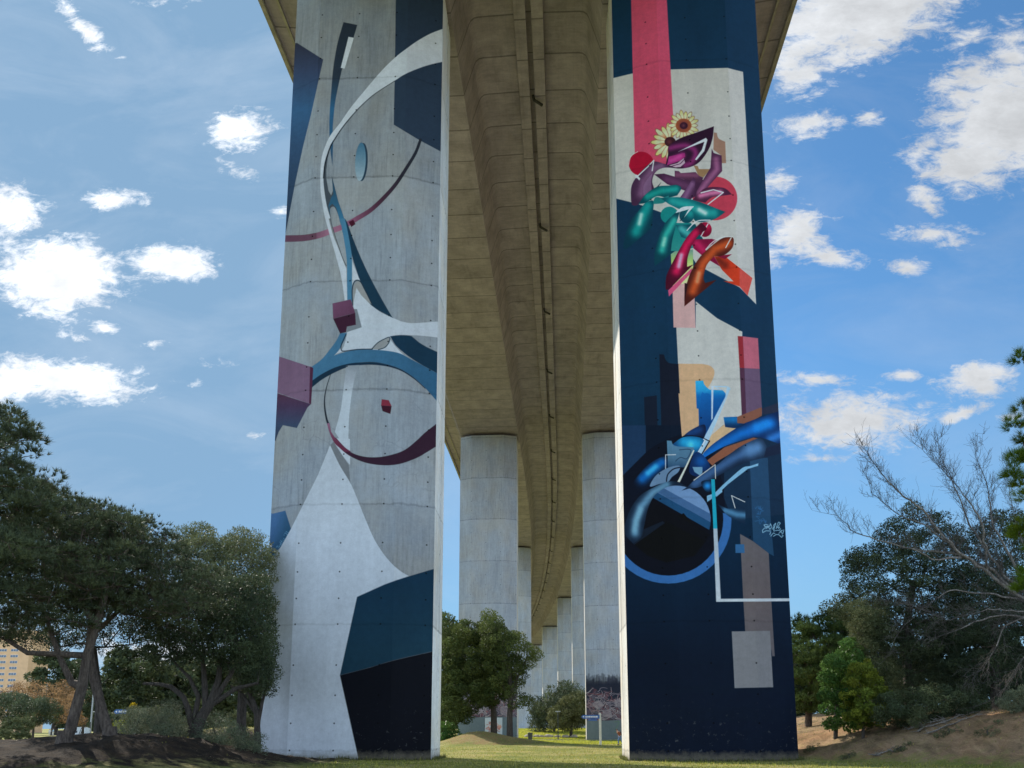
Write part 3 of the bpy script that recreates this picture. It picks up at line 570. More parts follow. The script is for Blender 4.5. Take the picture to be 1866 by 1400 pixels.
    W.glow(A([(705,958),(770,958),(862,1030),(862,1142),(762,1108),(822,1110),(752,1040)]), (196,58,32), [(A([(730,980),(770,1010)]), 8, (110,34,22))])
    W.fill(A([(860,1028),(937,1090),(908,1197),(860,1142)]), (200, 76, 70)); W.fill(A([(720,955),(812,945),(770,975)]), (120, 20, 50))
    W.glow(A(sm([(700,885),(750,850),(790,838),(822,850),(815,905),(765,950),(705,958)])+sm([(705,958),(660,1010),(640,1085),(650,1120)])+[(720,1100),(524,1262)]+sm([(524,1262),(528,1170),(560,1060),(620,960),(700,885)])), (66,24,20),
           [(A([(790,880),(710,915),(640,1000),(605,1090),(575,1170)]), 8.5, (176,76,36)), (A([(612,1060),(602,1110)]), 4, (214,130,92))])
    W.stroke(A([(808,845),(775,905)]), 1.8, (208,208,208)); W.stroke(A(sm([(655,915),(700,868),(760,842),(815,838)])), 1.6, (206,206,208))
    W.fill(A([(525,1120),(545,1125),(535,1180),(524,1230)]), (40, 18, 24))
    return W
# ------------------------------------------------------------------ concrete
def concrete(name, c=(.38,.41,.45), image=None, pier=None, zr=(0,54), sides=None):
    """board-marked concrete; UV map 'wall' is metres across / metres up"""
    m, t, b, out = newmat(name)
    uv = t.new('ShaderNodeUVMap', uv_map='wall').outputs[0]; P = t.new('ShaderNodeTexCoord').outputs['Object']
    s = t.new('ShaderNodeSeparateXYZ'); t.link(uv, s.inputs[0]); u, v = s.outputs[0], s.outputs[1]
    vv = t.math('ADD', v, -.3+7.5)
    lift = t.math('FLOOR', t.math('DIVIDE', vv, 7.5)); inl = t.math('MODULO', vv, 7.5)
    wn = t.new('ShaderNodeTexWhiteNoise', noise_dimensions='2D'); cb = t.new('ShaderNodeCombineXYZ'); t.link(lift, cb.inputs[0]); t.link(wn.inputs[0] and cb.outputs[0], wn.inputs[0])
    tone = t.mapr(wn.outputs[0], 0, 1, .9, 1.08)
    big = t.mapr(t.noise(t.scale(P, (.35, .35, .12)), 1.3, 6, .6), .3, .7, .84, 1.14)
    streak = t.mapr(t.noise(t.scale(uv, (2.4, .12, 1)), 2.2, 6, .65), .3, .72, .90, 1.09)
    fine = t.mapr(t.noise(P, 9, 6, .7), .3, .7, .93, 1.07)
    board = t.math('MODULO', t.math('MULTIPLY', u, 8.), 1.)
    bl = t.mapr(t.math('ABSOLUTE', t.math('SUBTRACT', board, .5)), .44, .5, 1, .95)
    hb = t.math('MODULO', t.math('MULTIPLY', t.math('ADD', inl, t.math('MULTIPLY', t.noise(uv, .7, 2), .05)), .8), 1.)
    hl = t.mapr(t.math('ABSOLUTE', t.math('SUBTRACT', hb, .5)), .485, .5, 1, .93)
    wob = t.math('MULTIPLY', t.math('SUBTRACT', t.noise(uv, 1.5, 4), .5), .35)
    dj = t.math('ABSOLUTE', t.math('SUBTRACT', t.math('ADD', inl, wob), .1))
    joint = t.mapr(dj, .02, .10, .72, 1.)
    under = t.math('MULTIPLY', t.mapr(inl, 7.5, 4.8), t.mapr(t.noise(t.scale(uv, (3.2, .25, 1)), 1.6, 5, .7), .5, .72))
    under = t.mapr(under, 0, 1, 1, .74)
    # form-tie holes
    du = t.math('ABSOLUTE', t.math('SUBTRACT', t.math('MODULO', t.math('ADD', u, 26-.85), 2.6), 1.3))
    dv = None
    for o in (.12, 1.7, 3.35, 5.15):
        d = t.math('ABSOLUTE', t.math('SUBTRACT', inl, o)); dv = d if dv is None else t.math('MINIMUM', dv, d)
    dist = t.math('SQRT', t.math('ADD', t.math('MULTIPLY', du, du), t.math('MULTIPLY', dv, dv)))
    hole = t.mapr(dist, .038, .066, .15, 1.)
    rnd = t.new('ShaderNodeObjectInfo').outputs['Random']; f = t.math('MULTIPLY', tone, t.mapr(rnd, 0, 1, .94, 1.06))
    for g in (big, streak, fine, bl, hl, joint, under): f = t.math('MULTIPLY', f, g)
    cm = t.new('ShaderNodeVectorMath', operation='SCALE'); cm.inputs[0].default_value = c; t.link(f, cm.inputs[3])
    warm = t.mix(t.mapr(t.noise(P, .23, 4), .42, .62), rgb(1, 1, 1), rgb(1.06, .98, .88))
    col = t.mix(1., cm.outputs[0], warm, 'MULTIPLY')
    # hairline cracks with damp edges
    vo = t.new('ShaderNodeTexVoronoi', feature='DISTANCE_TO_EDGE'); vo.inputs['Scale'].default_value = .9
    t.link(t.vec('ADD', uv, t.vec('SCALE', t.noise(uv, 1.2, 4, out=1), (0, 0, 0))), vo.inputs['Vector'])
    wv = t.vec('MULTIPLY_ADD', t.noise(uv, 1.6, 5, out=1), (.55, .55, 0), uv); t.link(wv, vo.inputs['Vector'])
    cr = t.math('MULTIPLY', t.mapr(vo.outputs[0], .006, .028, 1, 0), t.mapr(t.noise(uv, .28, 3), .52, .62))
    col = t.mix(t.math('MULTIPLY', t.math('MULTIPLY', cr, t.mapr(v, 27, 22)), .22), col, rgb(.07, .068, .062))
    if image is not None:
        mp = t.new('ShaderNodeMapping'); t.link(uv, mp.inputs[0])
        mp.inputs['Scale'].default_value = (1/pier['w'], 1/(zr[1]-zr[0]), 1); mp.inputs['Location'].default_value = (0, -zr[0]/(zr[1]-zr[0]), 0)
        im = t.new('ShaderNodeTexImage', image=image, interpolation='Linear', extension='EXTEND'); t.link(mp.outputs[0], im.inputs[0])
        pf = t.math('MULTIPLY', t.math('MULTIPLY', t.mapr(fine, .9, 1.1, .93, 1.07), t.mapr(big, .8, 1.2, .86, 1.14)), t.mapr(joint, .7, 1, .86, 1))
        pf = t.math('MULTIPLY', pf, t.mapr(streak, .9, 1.1, .97, 1.03))
        pm = t.new('ShaderNodeVectorMath', operation='SCALE'); t.link(im.outputs[0], pm.inputs[0]); t.link(pf, pm.inputs[3])
        below = t.math('MULTIPLY', im.outputs[1], t.math('LESS_THAN', v, zr[1]-.02))
        col = t.mix(below, col, pm.outputs[0])
    pa = t.mapr(t.noise(uv, 2.6, 6, .75), .35, .65, .93, 1.08); col = t.mix(1., col, t.mix(0., t.vec('SCALE', (1, 1, 1)), rgb(1, 1, 1)), 'MULTIPLY') if 0 else col
    ps = t.new('ShaderNodeVectorMath', operation='SCALE'); t.link(col, ps.inputs[0]); t.link(pa, ps.inputs[3]); col = ps.outputs[0]
    # scuffed foot: dust, splashes and pale chips close to the ground
    sp = t.math('MULTIPLY', t.mapr(v, 3.5, .2), t.mapr(t.noise(uv, 3.2, 6, .7), .60, .68))
    col = t.mix(t.math('MULTIPLY', sp, .30), col, rgb(.30, .30, .29))
    col = t.mix(t.math('MULTIPLY', t.mapr(t.math('ADD', v, t.math('MULTIPLY', t.math('SUBTRACT', t.noise(uv, 2.5, 5, .7), .5), .9)), .45, .05), .55), col, rgb(.2, .17, .12))
    hc = t.new('ShaderNodeVectorMath', operation='SCALE'); t.link(col, hc.inputs[0]); t.link(hole, hc.inputs[3])
    t.link(hc.outputs[0], b.inputs['Base Color']); b.inputs['Roughness'].default_value = .82
    b.inputs['Specular IOR Level'].default_value = .14
    bp = t.new('ShaderNodeBump'); bp.inputs['Strength'].default_value = .35; bp.inputs['Distance'].default_value = .03
    t.link(t.math('MULTIPLY', t.math('MULTIPLY', fine, joint), hole), bp.inputs['Height']); t.link(bp.outputs[0], b.inputs['Normal'])
    return m
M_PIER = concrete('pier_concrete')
M_SIDE = concrete('pier_side_concrete', (.60, .59, .56)); M_SIDE_L = concrete('pale_pier_side', (.80, .84, .87))  # side faces paler than the front concrete, palest on the near left pier

def pier_mesh(p, ztop, zbot=-1.0, z0=0., cream=False):
    w = p['w']/2; c0, c1 = p['ch']; s = SETB; D = 4.3; g0, g1, gd = s+2.75, s+3.05, .28
    out = [(-w, s), (-w+c0, 0), (w-c1, 0), (w, s), (w, g0), (w-gd, g0+.02), (w-gd, g1-.02), (w, g1), (w, s+D), (w-c1, 2*s+D), (-w+c0, 2*s+D), (-w, s+D),
           (-w, g1), (-w+gd, g1-.02), (-w+gd, g0+.02), (-w, g0)]
    n = len(out); b = .07
    lev = [zbot, ztop-b, ztop]; vs = []
    for li, z in enumerate(lev):
        for x, y in out:
            k = 1-(b/w if li == 2 else 0); vs.append((x*k, (y-s-D/2)*k+s+D/2 if li == 2 else y, z))
    me = bpy.data.meshes.new('bridge_pier'); fs = []; us = []; mi = []
    acc = [0]
    for i in range(n):
        x0, y0 = out[i]; x1, y1 = out[(i+1) % n]
        front = i in (0, 1, 2)
        uu0, uu1 = (x0+w, x1+w) if front else (20+acc[0], 20+acc[0]+math.hypot(x1-x0, y1-y0))
        acc[0] += math.hypot(x1-x0, y1-y0)
        for l in range(2):
            fs.append((l*n+i, l*n+(i+1) % n, (l+1)*n+(i+1) % n, (l+1)*n+i)); mi.append(0 if front else 1)
            us += [(uu0, lev[l]+z0), (uu1, lev[l]+z0), (uu1, lev[l+1]+z0), (uu0, lev[l+1]+z0)]
    fs.append(tuple(range(2*n, 3*n))); us += [(30+out[i][0], out[i][1]) for i in range(n)]; mi.append(1)
    me.from_pydata(vs, [], fs); uvl = me.uv_layers.new(name='wall')
    for i, q in enumerate(us): uvl.data[i].uv = q
    me.polygons.foreach_set('material_index', mi); me.update(); return me

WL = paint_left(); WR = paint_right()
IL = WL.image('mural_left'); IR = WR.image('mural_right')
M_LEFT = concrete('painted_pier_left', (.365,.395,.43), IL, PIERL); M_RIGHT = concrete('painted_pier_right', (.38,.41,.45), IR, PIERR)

def tangle(seed):
    """base of the second pair of piers: slate plinth, tangled creatures, soot-dark band fading upward"""
    Wd, nx, ny = 10.1, 420, 520; zt = 12.5
    class G(Wall):
        def __init__(s): pass
    g = G(); g.nx, g.ny = nx, ny; u = (np.arange(nx)+.5)/nx*Wd; z = (np.arange(ny)+.5)/ny*zt
    g.PX, g.PY = np.meshgrid(u*10, (zt-z)*10); g.rgb = np.zeros((ny, nx, 3)); g.a = np.zeros((ny, nx)); g.aa = .35
    g.colx0 = g.PX.min(0); g.colx1 = g.PX.max(0); rr = random.Random(seed); H = zt*10
    yy = lambda zz: H-zz*10
    # dark band with ragged brushed top
    for k in range(150):
        x = rr.uniform(-3, 103); top = 10.3+rr.uniform(-.6, .9); c = rr.choice([(30,36,48),(36,42,54),(44,50,64),(26,30,40)])
        g.stroke([(x, yy(top)), (x+rr.uniform(-1,1), yy(7.5))], (rr.uniform(1,4), 5), c, .55, 1.2)
    g.fill([(-5, yy(9.7)), (106, yy(9.9)), (106, yy(3)), (-5, yy(3))], grad((yy(9.7), (30,36,50)), (yy(6.8), (34,40,52)), (yy(4), (60,58,66))), soft=3)
    for k in range(60):
        x = rr.uniform(0, 100); zt_ = 3.6+(5.0 if x < 40 else 4.0)*rr.random()**1.1; c = rr.choice([(96,60,70),(74,70,84),(110,116,124),(122,88,92),(90,104,110)])
        g.fill(smc([(x+rr.uniform(-9,9), yy(zt_)+rr.uniform(-7,7)) for _ in range(5)]), c, soft=1.2, alpha=.7)
    for k in range(230):
        x = rr.uniform(-4, 100); zz = 3.6+(4.9-x*.012)*rr.random(); y = yy(zz); a_ = rr.uniform(-.5, .9); P_ = [(x, y)]
        for q in range(5):
            a_ += rr.uniform(-1.1, 1.1); x += math.cos(a_)*4.2; y += math.sin(a_)*3.2; P_.append((x, max(y, yy(8.9))))
        c = rr.choice([(140,138,146),(116,116,128),(140,120,124),(96,96,108),(112,72,78),(156,154,156)])
        g.stroke(sm(P_, 4), (2.0, 1.0), (34, 34, 44), .7, .5); g.stroke(sm(P_, 4), (1.3, .5), c, .9, .4)
    for x, zz in ((19,6.1),(56,6.2),(80,4.5),(90,6.4),(35,4.6)):
        g.fill(smc([(x+math.cos(a_)*rr.uniform(6,10), yy(zz)+math.sin(a_)*rr.uniform(6,9)) for a_ in np.linspace(0, 5.4, 8)]), (124,124,130), soft=.9, alpha=.75)
        for q in range(5):
            x0, y0 = x+rr.uniform(-6,6), yy(zz)+rr.uniform(-6,6); g.stroke(sm([(x0,y0),(x0+rr.uniform(-6,6),y0+rr.uniform(-5,5)),(x0+rr.uniform(-8,8),y0+rr.uniform(-6,6))]), .7, (84,80,92), .7)
    g.fill([(-5, yy(3.55)), (30, yy(3.42)), (60, yy(3.6)), (106, yy(3.45)), (106, yy(-1)), (-5, yy(-1))], (82, 98, 104), soft=.6)
    if seed == 3:        # sprayed figures on the plinth
        gr = (78, 112, 84)
        for st in ([(46,yy(3.2)),(54,yy(3.2)),(47,yy(1.9))], [(46,yy(1.5)),(56,yy(1.6))], [(72,yy(3.1)),(64,yy(2.2)),(63,yy(.9)),(70,yy(.5)),(75,yy(1.2)),(70,yy(1.9)),(64,yy(1.4))],
                   [(80,yy(2.1)),(76,yy(1.4)),(79,yy(.7)),(83,yy(1.1))], [(83,yy(3.1)),(83,yy(.7))]): g.stroke(sm(st), .9, gr, .85)
    else:
        g.fill([(47,yy(3.4)),(77,yy(3.4)),(77,yy(0)),(47,yy(0))], (150,166,172), soft=.4)
        for k in range(34):
            x0, y0 = rr.uniform(52,73), yy(rr.uniform(1.1, 2.7)); g.stroke(sm([(x0,y0),(x0+rr.uniform(-4,4),y0+rr.uniform(-4,4)),(x0+rr.uniform(-5,5),y0+rr.uniform(-5,5))]), 1.1, rr.choice([(150,84,70),(110,64,60),(184,120,90)]), .7)
        g.fill([(46.4,yy(3.4)),(47.3,yy(3.4)),(47.3,yy(0)),(46.4,yy(0))], (40,50,54))
    return g
P2 = dict(w=10.1, ch=(2.1, 2.2))
imT = {k: tangle(k).image('base_mural_%s' % n) for k, n in ((3, 'a'), (8, 'b'))}
M_T = {k: concrete('graffiti_pier_%d' % k, image=imT[k], pier=P2, zr=(0, 12.5)) for k in imT}

M_BEAR = plain('rubber_bearing', (.03, .03, .03), .7); M_GALV = plain('galvanised_steel', (.34, .35, .36), .45, .5)
XC = -2.3; ZB = 54.0; TOPP = 53.45
def bend(y):                                        # the viaduct curves away to the left
    return -max(0, y-150)**2/(2*2250.)
def heading(y): return math.atan2(-max(0, y-150)/2250., 1)*-1
GZ = {}
def make_pier(p, label, mats, zg, rotz):
    o = obj('bridge_pier', pier_mesh(p, TOPP-zg, z0=0), mats); cy = SETB+2.15
    o.location = (p['x'], p['y'], zg); o.rotation_euler = (0, 0, rotz)
    props(o, label, 'bridge pier', 'paired concrete piers carrying the motorway bridge')
    for sx in (-3.0, 3.0):
        mb = MB(); mb.box((sx, cy, TOPP-zg+.12), (1.5, 1.5, .24), bev=.03); mb.box((sx, cy, TOPP-zg+.40), (1.2, 1.2, .32), bev=.03)
        mb.build('bearing', M_BEAR, o)
    return o
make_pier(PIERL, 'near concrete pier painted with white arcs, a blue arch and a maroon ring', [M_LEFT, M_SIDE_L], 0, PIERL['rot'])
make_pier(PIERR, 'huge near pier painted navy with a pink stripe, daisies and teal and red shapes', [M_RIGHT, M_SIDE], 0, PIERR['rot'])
rows = [135, 225, 315, 406, 498, 590]
ordn = ['second', 'third', 'fourth', 'fifth', 'sixth', 'seventh']
for i, y in enumerate(rows):
    rz = heading(y); zg = [0.1, 1.3, 1.4, 1.5, 1.5, 1.5][i]
    for sx, nm, k in ((-1, 'left', 8), (1, 'right', 3)):
        px = XC+bend(y)+sx*10.9*math.cos(rz)-5.05*0; py = y+sx*10.9*math.sin(rz)
        z_ = -.45 if (i == 0 and sx == 1) else zg
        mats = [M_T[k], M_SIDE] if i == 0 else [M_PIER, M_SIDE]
        extra = {('left', 0): 'plain grey pier with a slate plinth and tangled graffiti behind the two park trees',
                 ('right', 0): 'plain grey pier with dark tangled graffiti at its foot beside the navy mural pier'}.get((nm, i),
                 'bare grey concrete pier, %s from the front in the %s-hand row' % (ordn[i], nm))
        p = dict(P2, x=px, y=py, rot=rz); 
        o = make_pier(p, extra, mats, z_, rz)

# ------------------------------------------------------------------ decks: twin box girders with a slot between
def deckmat():
    m, t, b, out = newmat('deck_soffit_concrete')
    uv = t.new('ShaderNodeUVMap', uv_map='wall').outputs[0]; P = t.new('ShaderNodeTexCoord').outputs['Object']
    s = t.new('ShaderNodeSeparateXYZ'); t.link(uv, s.inputs[0]); u, v = s.outputs[0], s.outputs[1]
    q = t.math('DIVIDE', v, 3.9); seg = t.math('FLOOR', q); fr = t.math('ABSOLUTE', t.math('SUBTRACT', t.math('FRACT', q), .5))
    wn = t.new('ShaderNodeTexWhiteNoise', noise_dimensions='2D'); cb = t.new('ShaderNodeCombineXYZ'); t.link(seg, cb.inputs[0])
    t.link(t.math('FLOOR', t.math('DIVIDE', u, 11.3)), cb.inputs[1]); t.link(cb.outputs[0], wn.inputs[0])
    tone = t.mapr(wn.outputs[0], 0, 1, .91, 1.07)
    joint = t.mapr(t.math('ADD', fr, t.math('MULTIPLY', t.math('SUBTRACT', t.noise(P, 2, 3), .5), .012)), .474, .492, 1, .50)
    lng = t.mapr(t.math('ABSOLUTE', t.math('SUBTRACT', t.math('FRACT', t.math('MULTIPLY', u, 1.55)), .5)), .44, .5, 1, .92)
    half = t.mapr(t.math('ABSOLUTE', t.math('SUBTRACT', t.math('FRACT', t.math('MULTIPLY', q, 3)), .5)), .46, .5, 1, .90)
    n = t.mapr(t.noise(P, .55, 6, .65), .3, .7, .74, 1.2); n2 = t.mapr(t.noise(t.scale(P, (.5, 3, 1)), 1.5, 6, .7), .3, .7, .86, 1.10)
    n3 = t.mapr(t.noise(P, 7, 5, .7), .3, .7, .93, 1.07)
    stain = t.mapr(t.noise(t.scale(P, (1, .25, 1)), .8, 5, .6), .56, .75, 1, .72)
    f = tone
    for g in (joint, half, lng, n, n2, n3, stain): f = t.math('MULTIPLY', f, g)
    cm = t.new('ShaderNodeVectorMath', operation='SCALE'); cm.inputs[0].default_value = (.325, .288, .345); t.link(f, cm.inputs[3])
    t.link(cm.outputs[0], b.inputs['Base Color']); b.inputs['Roughness'].default_value = .85
    bp = t.new('ShaderNodeBump'); bp.inputs['Strength'].default_value = .5; bp.inputs['Distance'].default_value = .06
    t.link(t.math('MULTIPLY', joint, n3), bp.inputs['Height']); t.link(bp.outputs[0], b.inputs['Normal']); return m
M_DECK = deckmat(); M_EDGE = plain('edge_beam_concrete', (.30, .28, .25), .8, nscale=1.2, amt=.25)
YS = np.array([-160, -60, 0, 30] + list(np.arange(42, 700, 3.9)) + [760, 860])
def sweep(name, prof, mat, parent, closed=True, ys=YS, sharp=30):
    """sweep a cross-section (offset from the centre line, height) along the bridge"""
    prof = np.array(prof, float); n = len(prof); per = np.concatenate([[0], np.cumsum(np.hypot(*np.diff(np.vstack([prof, prof[:1]]), axis=0).T))])
    V = []; 
    for y in ys:
        h = heading(y); cx = XC+bend(y)
        for x, z in prof: V.append((cx+x*math.cos(h), y+x*math.sin(h), ZB+z))
    Fs = []; U = []
    for i in range(len(ys)-1):
        for k in range(n if closed else n-1):
            k2 = (k+1) % n; Fs.append((i*n+k, i*n+k2, (i+1)*n+k2, (i+1)*n+k)); U += [(per[k], ys[i]), (per[k+1], ys[i]), (per[k+1], ys[i+1]), (per[k], ys[i+1])]
    me = bpy.data.meshes.new(name); me.from_pydata(V, [], Fs); uvl = me.uv_layers.new(name='wall')
    uvl.data.foreach_set('uv', np.array(U, np.float32).ravel())
    me.polygons.foreach_set('use_smooth', [True]*len(me.polygons)); me.set_sharp_from_angle(angle=math.radians(sharp)); return obj(name, me, mat, parent)
for sgn, nm in ((-1, 'left'), (1, 'right')):
    root = empty('bridge_deck', (XC+sgn*10.9, 0, ZB), '%s-hand brown concrete carriageway of the high viaduct, on the %s row of piers' % (nm, nm), 'bridge deck', 'twin decks of the viaduct')
    inv = Matrix.Translation(-root.location)
    def kid(o): o.parent = root; o.matrix_parent_inverse = inv; return o
    P_ = [(5.6, 0), (16.0, 0), (17.1, 2.9), (17.3, 3.15), (17.7, 3.35), (20.5, 3.72), (20.5, 4.3), (.28, 4.3), (.28, 3.6), (4.0, 3.5), (4.35, 3.42), (4.6, 3.2), (4.75, 2.85)]
    P_ = [(x*sgn, z) for x, z in P_]; P_ = P_ if sgn > 0 else P_[::-1]
    kid(sweep('box_girder', P_, M_DECK, None))
    R_ = [(.22, 3.05), (1.15, 3.05), (1.2, 3.58), (.22, 3.62)]; R_ = [(x*sgn, z) for x, z in R_]
    kid(sweep('median_beam', R_, M_EDGE if False else M_DECK, None))
    E_ = [(20.52, 3.35), (20.85, 3.35), (20.85, 4.75), (20.6, 5.1), (20.52, 5.1)]; E_ = [(x*sgn, z) for x, z in E_]
    kid(sweep('parapet', E_, M_EDGE, None))
    L_ = [(19.3, 3.38), (19.5, 3.40), (19.5, 3.56), (19.3, 3.54)]; kid(sweep('drip_rib', [(x*sgn, z) for x, z in L_], M_EDGE, None))
    if sgn > 0:
        kid(sweep('median_cover', [(-.27, 3.75), (.27, 3.75), (.27, 4.28), (-.27, 4.28)], M_DECK, None))
        for k in range(26):
            y = 62.5+k*18.2; mb = MB(); cx = XC+bend(y)
            mb.tube([(cx+.05, y, ZB+3.2), (cx+.15, y, ZB+2.75), (cx+.85, y+.5, ZB+2.62)], .13, 8); kid(mb.build('drain_spout', M_BEAR))

# ------------------------------------------------------------------ ground
def sst(a, b, v): t = np.clip((v-a)/(b-a), 0, 1); return t*t*(3-2*t)
_rng = np.random.RandomState(3); _wv = [(_rng.uniform(.05,.6), _rng.uniform(0, 6.28), _rng.uniform(0, 6.28)) for _ in range(14)]
def H(x, y):
    x = np.asarray(x, float); y = np.asarray(y, float)
    z = np.zeros(np.broadcast(x, y).shape)
    z = z+1.45*sst(-11.6, -18.0, x)*np.exp(-((y-33)/9.)**2)*(1-.22*sst(-19, -24, x))
    z = z+1.9*np.exp(-((x+25.5)/6.5)**2-((y-61)/6.)**2)
    z = z+1.35*np.exp(-((x+9.2)/3.4)**2-((y-83)/5.5)**2)+.55*np.exp(-((x+4.6)/4)**2-((y-84)/4.5)**2)+.25*np.exp(-((x+1)/4)**2-((y-76)/4)**2)
    z = z+np.clip(1.45+.165*(x-16.5), .5, 3.4)*sst(0, 5.2, (x-14.4)*.9+(y-46)*.5)*sst(5, 13, x)*(1-sst(90, 120, y)*.7)
    z = z+1.7*sst(138, 200, y)*(1-sst(-60, -160, x)) - .5*sst(110, 180, y)*sst(-20, -60, x)
    z = z-.5*np.exp(-((x-8)/9)**2-((y-133)/9)**2)
    r = sum(np.sin(f*x*math.cos(a)+f*y*math.sin(a)+p)*.03/(f+.3)*.6 for f, a, p in _wv)
    z = z-.14*np.exp(-((x+2.3)/18.)**4-((y-50)/9)**4)
    bk = sst(-2, 3, (x-14.4)*.9+(y-46)*.5)*sst(5, 13, x)*(y < 95)+sst(-11, -14, x)*(y < 50)
    z = z+bk*(.10*np.sin(1.9*x+2.3*np.sin(.9*y))*np.sin(1.3*y+1.1*np.sin(1.7*x))+.05*np.sin(4.1*x+1.7*y)*np.sin(3.3*y-1.2*x))
    return z+r*.5*(1-np.exp(-((np.hypot(x+2.3, y-50))/16)**4)*.7)
def HZ(x, y): return float(H(x, y))
def axis(lo, hi, step, far0, far1):
    a = list(np.arange(lo, hi+.01, step)); d = step
    while a[-1] < far1: d *= 1.25; a.append(a[-1]+d)
    d = step; b = [a[0]]
    while b[0] > far0: d *= 1.25; b.insert(0, b[0]-d)
    return np.array(b[:-1]+a)
gx = axis(-36, 40, .5, -2500, 2500); gy = axis(22, 128, .5, -400, 4500)
GX, GY = np.meshgrid(gx, gy); ny_, nx_ = GX.shape
idx = np.arange(nx_*ny_).reshape(ny_, nx_)
gf = np.stack([idx[:-1,:-1], idx[:-1,1:], idx[1:,1:], idx[1:,:-1]], -1).reshape(-1, 4)
gme = npmesh('ground', np.stack([GX, GY, H(GX, GY)], -1).reshape(-1, 3), gf, smooth=True)
def groundmat():
    m, t, b, out = newmat('grass_and_soil'); g = t.new('ShaderNodeNewGeometry').outputs['Position']
    s = t.new('ShaderNodeSeparateXYZ'); t.link(g, s.inputs[0]); X, Y, Z = s.outputs
    n1 = t.noise(g, .22, 5, .6); n2 = t.noise(g, 1.7, 6, .65); n3 = t.noise(g, 14, 5, .7)
    grass = t.mix(t.mapr(n1, .38, .62), rgb(.17, .20, .05), rgb(.34, .31, .10))
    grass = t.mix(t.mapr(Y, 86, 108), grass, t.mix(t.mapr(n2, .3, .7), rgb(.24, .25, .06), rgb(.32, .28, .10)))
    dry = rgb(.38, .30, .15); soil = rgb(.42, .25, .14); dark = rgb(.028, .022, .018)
    pch = t.math('ADD', n1, t.math('MULTIPLY', t.math('SUBTRACT', n2, .5), .8))
    col = t.mix(t.math('MULTIPLY', t.mapr(pch, .50, .72), t.mapr(Y, 86, 108, .7, .25)), grass, dry)
    # bare soil: bank on the right, low mound in the middle, needle litter under the left pines
    bank = t.mapr(t.math('ADD', t.math('ADD', t.math('MULTIPLY', t.math('ADD', X, -14.6), .9), t.math('MULTIPLY', t.math('ADD', Y, -46.), .5)), t.math('MULTIPLY', t.math('SUBTRACT', n2, .5), 3.5)), .3, 1.6)
    bank = t.math('MULTIPLY', bank, t.mapr(X, 8, 13)); bank = t.math('MULTIPLY', bank, t.mapr(Y, 110, 90))
    col = t.mix(t.math('MULTIPLY', bank, t.mapr(n2, .3, .55, .75, 1)), col, t.mix(t.mapr(n1, .4, .6), soil, rgb(.36, .25, .15)))
    bg_ = t.math('MULTIPLY', t.mapr(t.noise(g, .55, 6, .7), .50, .60), t.mapr(X, 16, 22, .35, .85)); col = t.mix(t.math('MULTIPLY', bg_, bank), col, t.mix(t.mapr(n2, .4, .6), rgb(.07, .085, .03), rgb(.13, .10, .06)))  # weedy patches, stronger to the right to deepen the bank's shade in colour
    def lump(cx, cy, rx, ry):
        a = t.math('DIVIDE', t.math('ADD', X, -cx), rx); c = t.math('DIVIDE', t.math('ADD', Y, -cy), ry)
        return t.math('SQRT', t.math('ADD', t.math('MULTIPLY', a, a), t.math('MULTIPLY', c, c)))
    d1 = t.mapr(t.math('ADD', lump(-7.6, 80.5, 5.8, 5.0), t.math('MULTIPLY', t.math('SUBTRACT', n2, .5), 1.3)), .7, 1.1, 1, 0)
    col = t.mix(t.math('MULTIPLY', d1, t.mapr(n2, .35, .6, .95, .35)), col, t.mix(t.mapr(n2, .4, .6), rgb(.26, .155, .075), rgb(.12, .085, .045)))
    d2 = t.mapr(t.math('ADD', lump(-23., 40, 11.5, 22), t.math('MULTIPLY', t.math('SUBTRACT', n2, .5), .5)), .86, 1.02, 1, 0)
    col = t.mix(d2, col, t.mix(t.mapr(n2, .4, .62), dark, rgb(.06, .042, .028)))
    rill = t.mapr(t.noise(t.scale(g, (1.6, .5, 1)), 1.1, 6, .75, dist=.8), .38, .66, .62, 1.15); rs = t.new('ShaderNodeVectorMath', operation='SCALE'); t.link(col, rs.inputs[0]); t.link(t.mapr(bank, 0, 1, 1, rill), rs.inputs[3]); col = rs.outputs[0]
    lit = t.mapr(t.noise(g, 26, 3, .8), .62, .70)
    col = t.mix(t.math('MULTIPLY', lit, .35), col, rgb(.30, .24, .16))
    f = t.mapr(n3, .25, .75, .72, 1.28); cm = t.new('ShaderNodeVectorMath', operation='SCALE'); t.link(col, cm.inputs[0]); t.link(f, cm.inputs[3])
    t.link(cm.outputs[0], b.inputs['Base Color']); b.inputs['Roughness'].default_value = .95; b.inputs['Specular IOR Level'].default_value = .1
    bp = t.new('ShaderNodeBump'); t.link(t.mapr(Y, 60, 110, .8, .1), bp.inputs['Strength']); bp.inputs['Distance'].default_value = .08
    t.link(t.math('ADD', n3, t.math('MULTIPLY', n2, 1.5)), bp.inputs['Height']); t.link(bp.outputs[0], b.inputs['Normal']); return m
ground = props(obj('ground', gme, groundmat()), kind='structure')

# footpath crossing behind the second mound
px_ = np.linspace(-46, 60, 160); V = []
for x in px_:
    yc = 116+.02*(x-5)+1.5*math.sin(x*.03)
    for dy in (-1.35, 1.35): V.append((x, yc+dy, max(HZ(x, yc-1.35), HZ(x, yc), HZ(x, yc+1.35))+.05))
i_ = np.arange(len(px_)-1)*2
props(obj('path', npmesh('path', V, np.stack([i_, i_+2, i_+3, i_+1], -1)), plain('path_gravel', (.42, .38, .32), .9, nscale=2)), kind='structure')
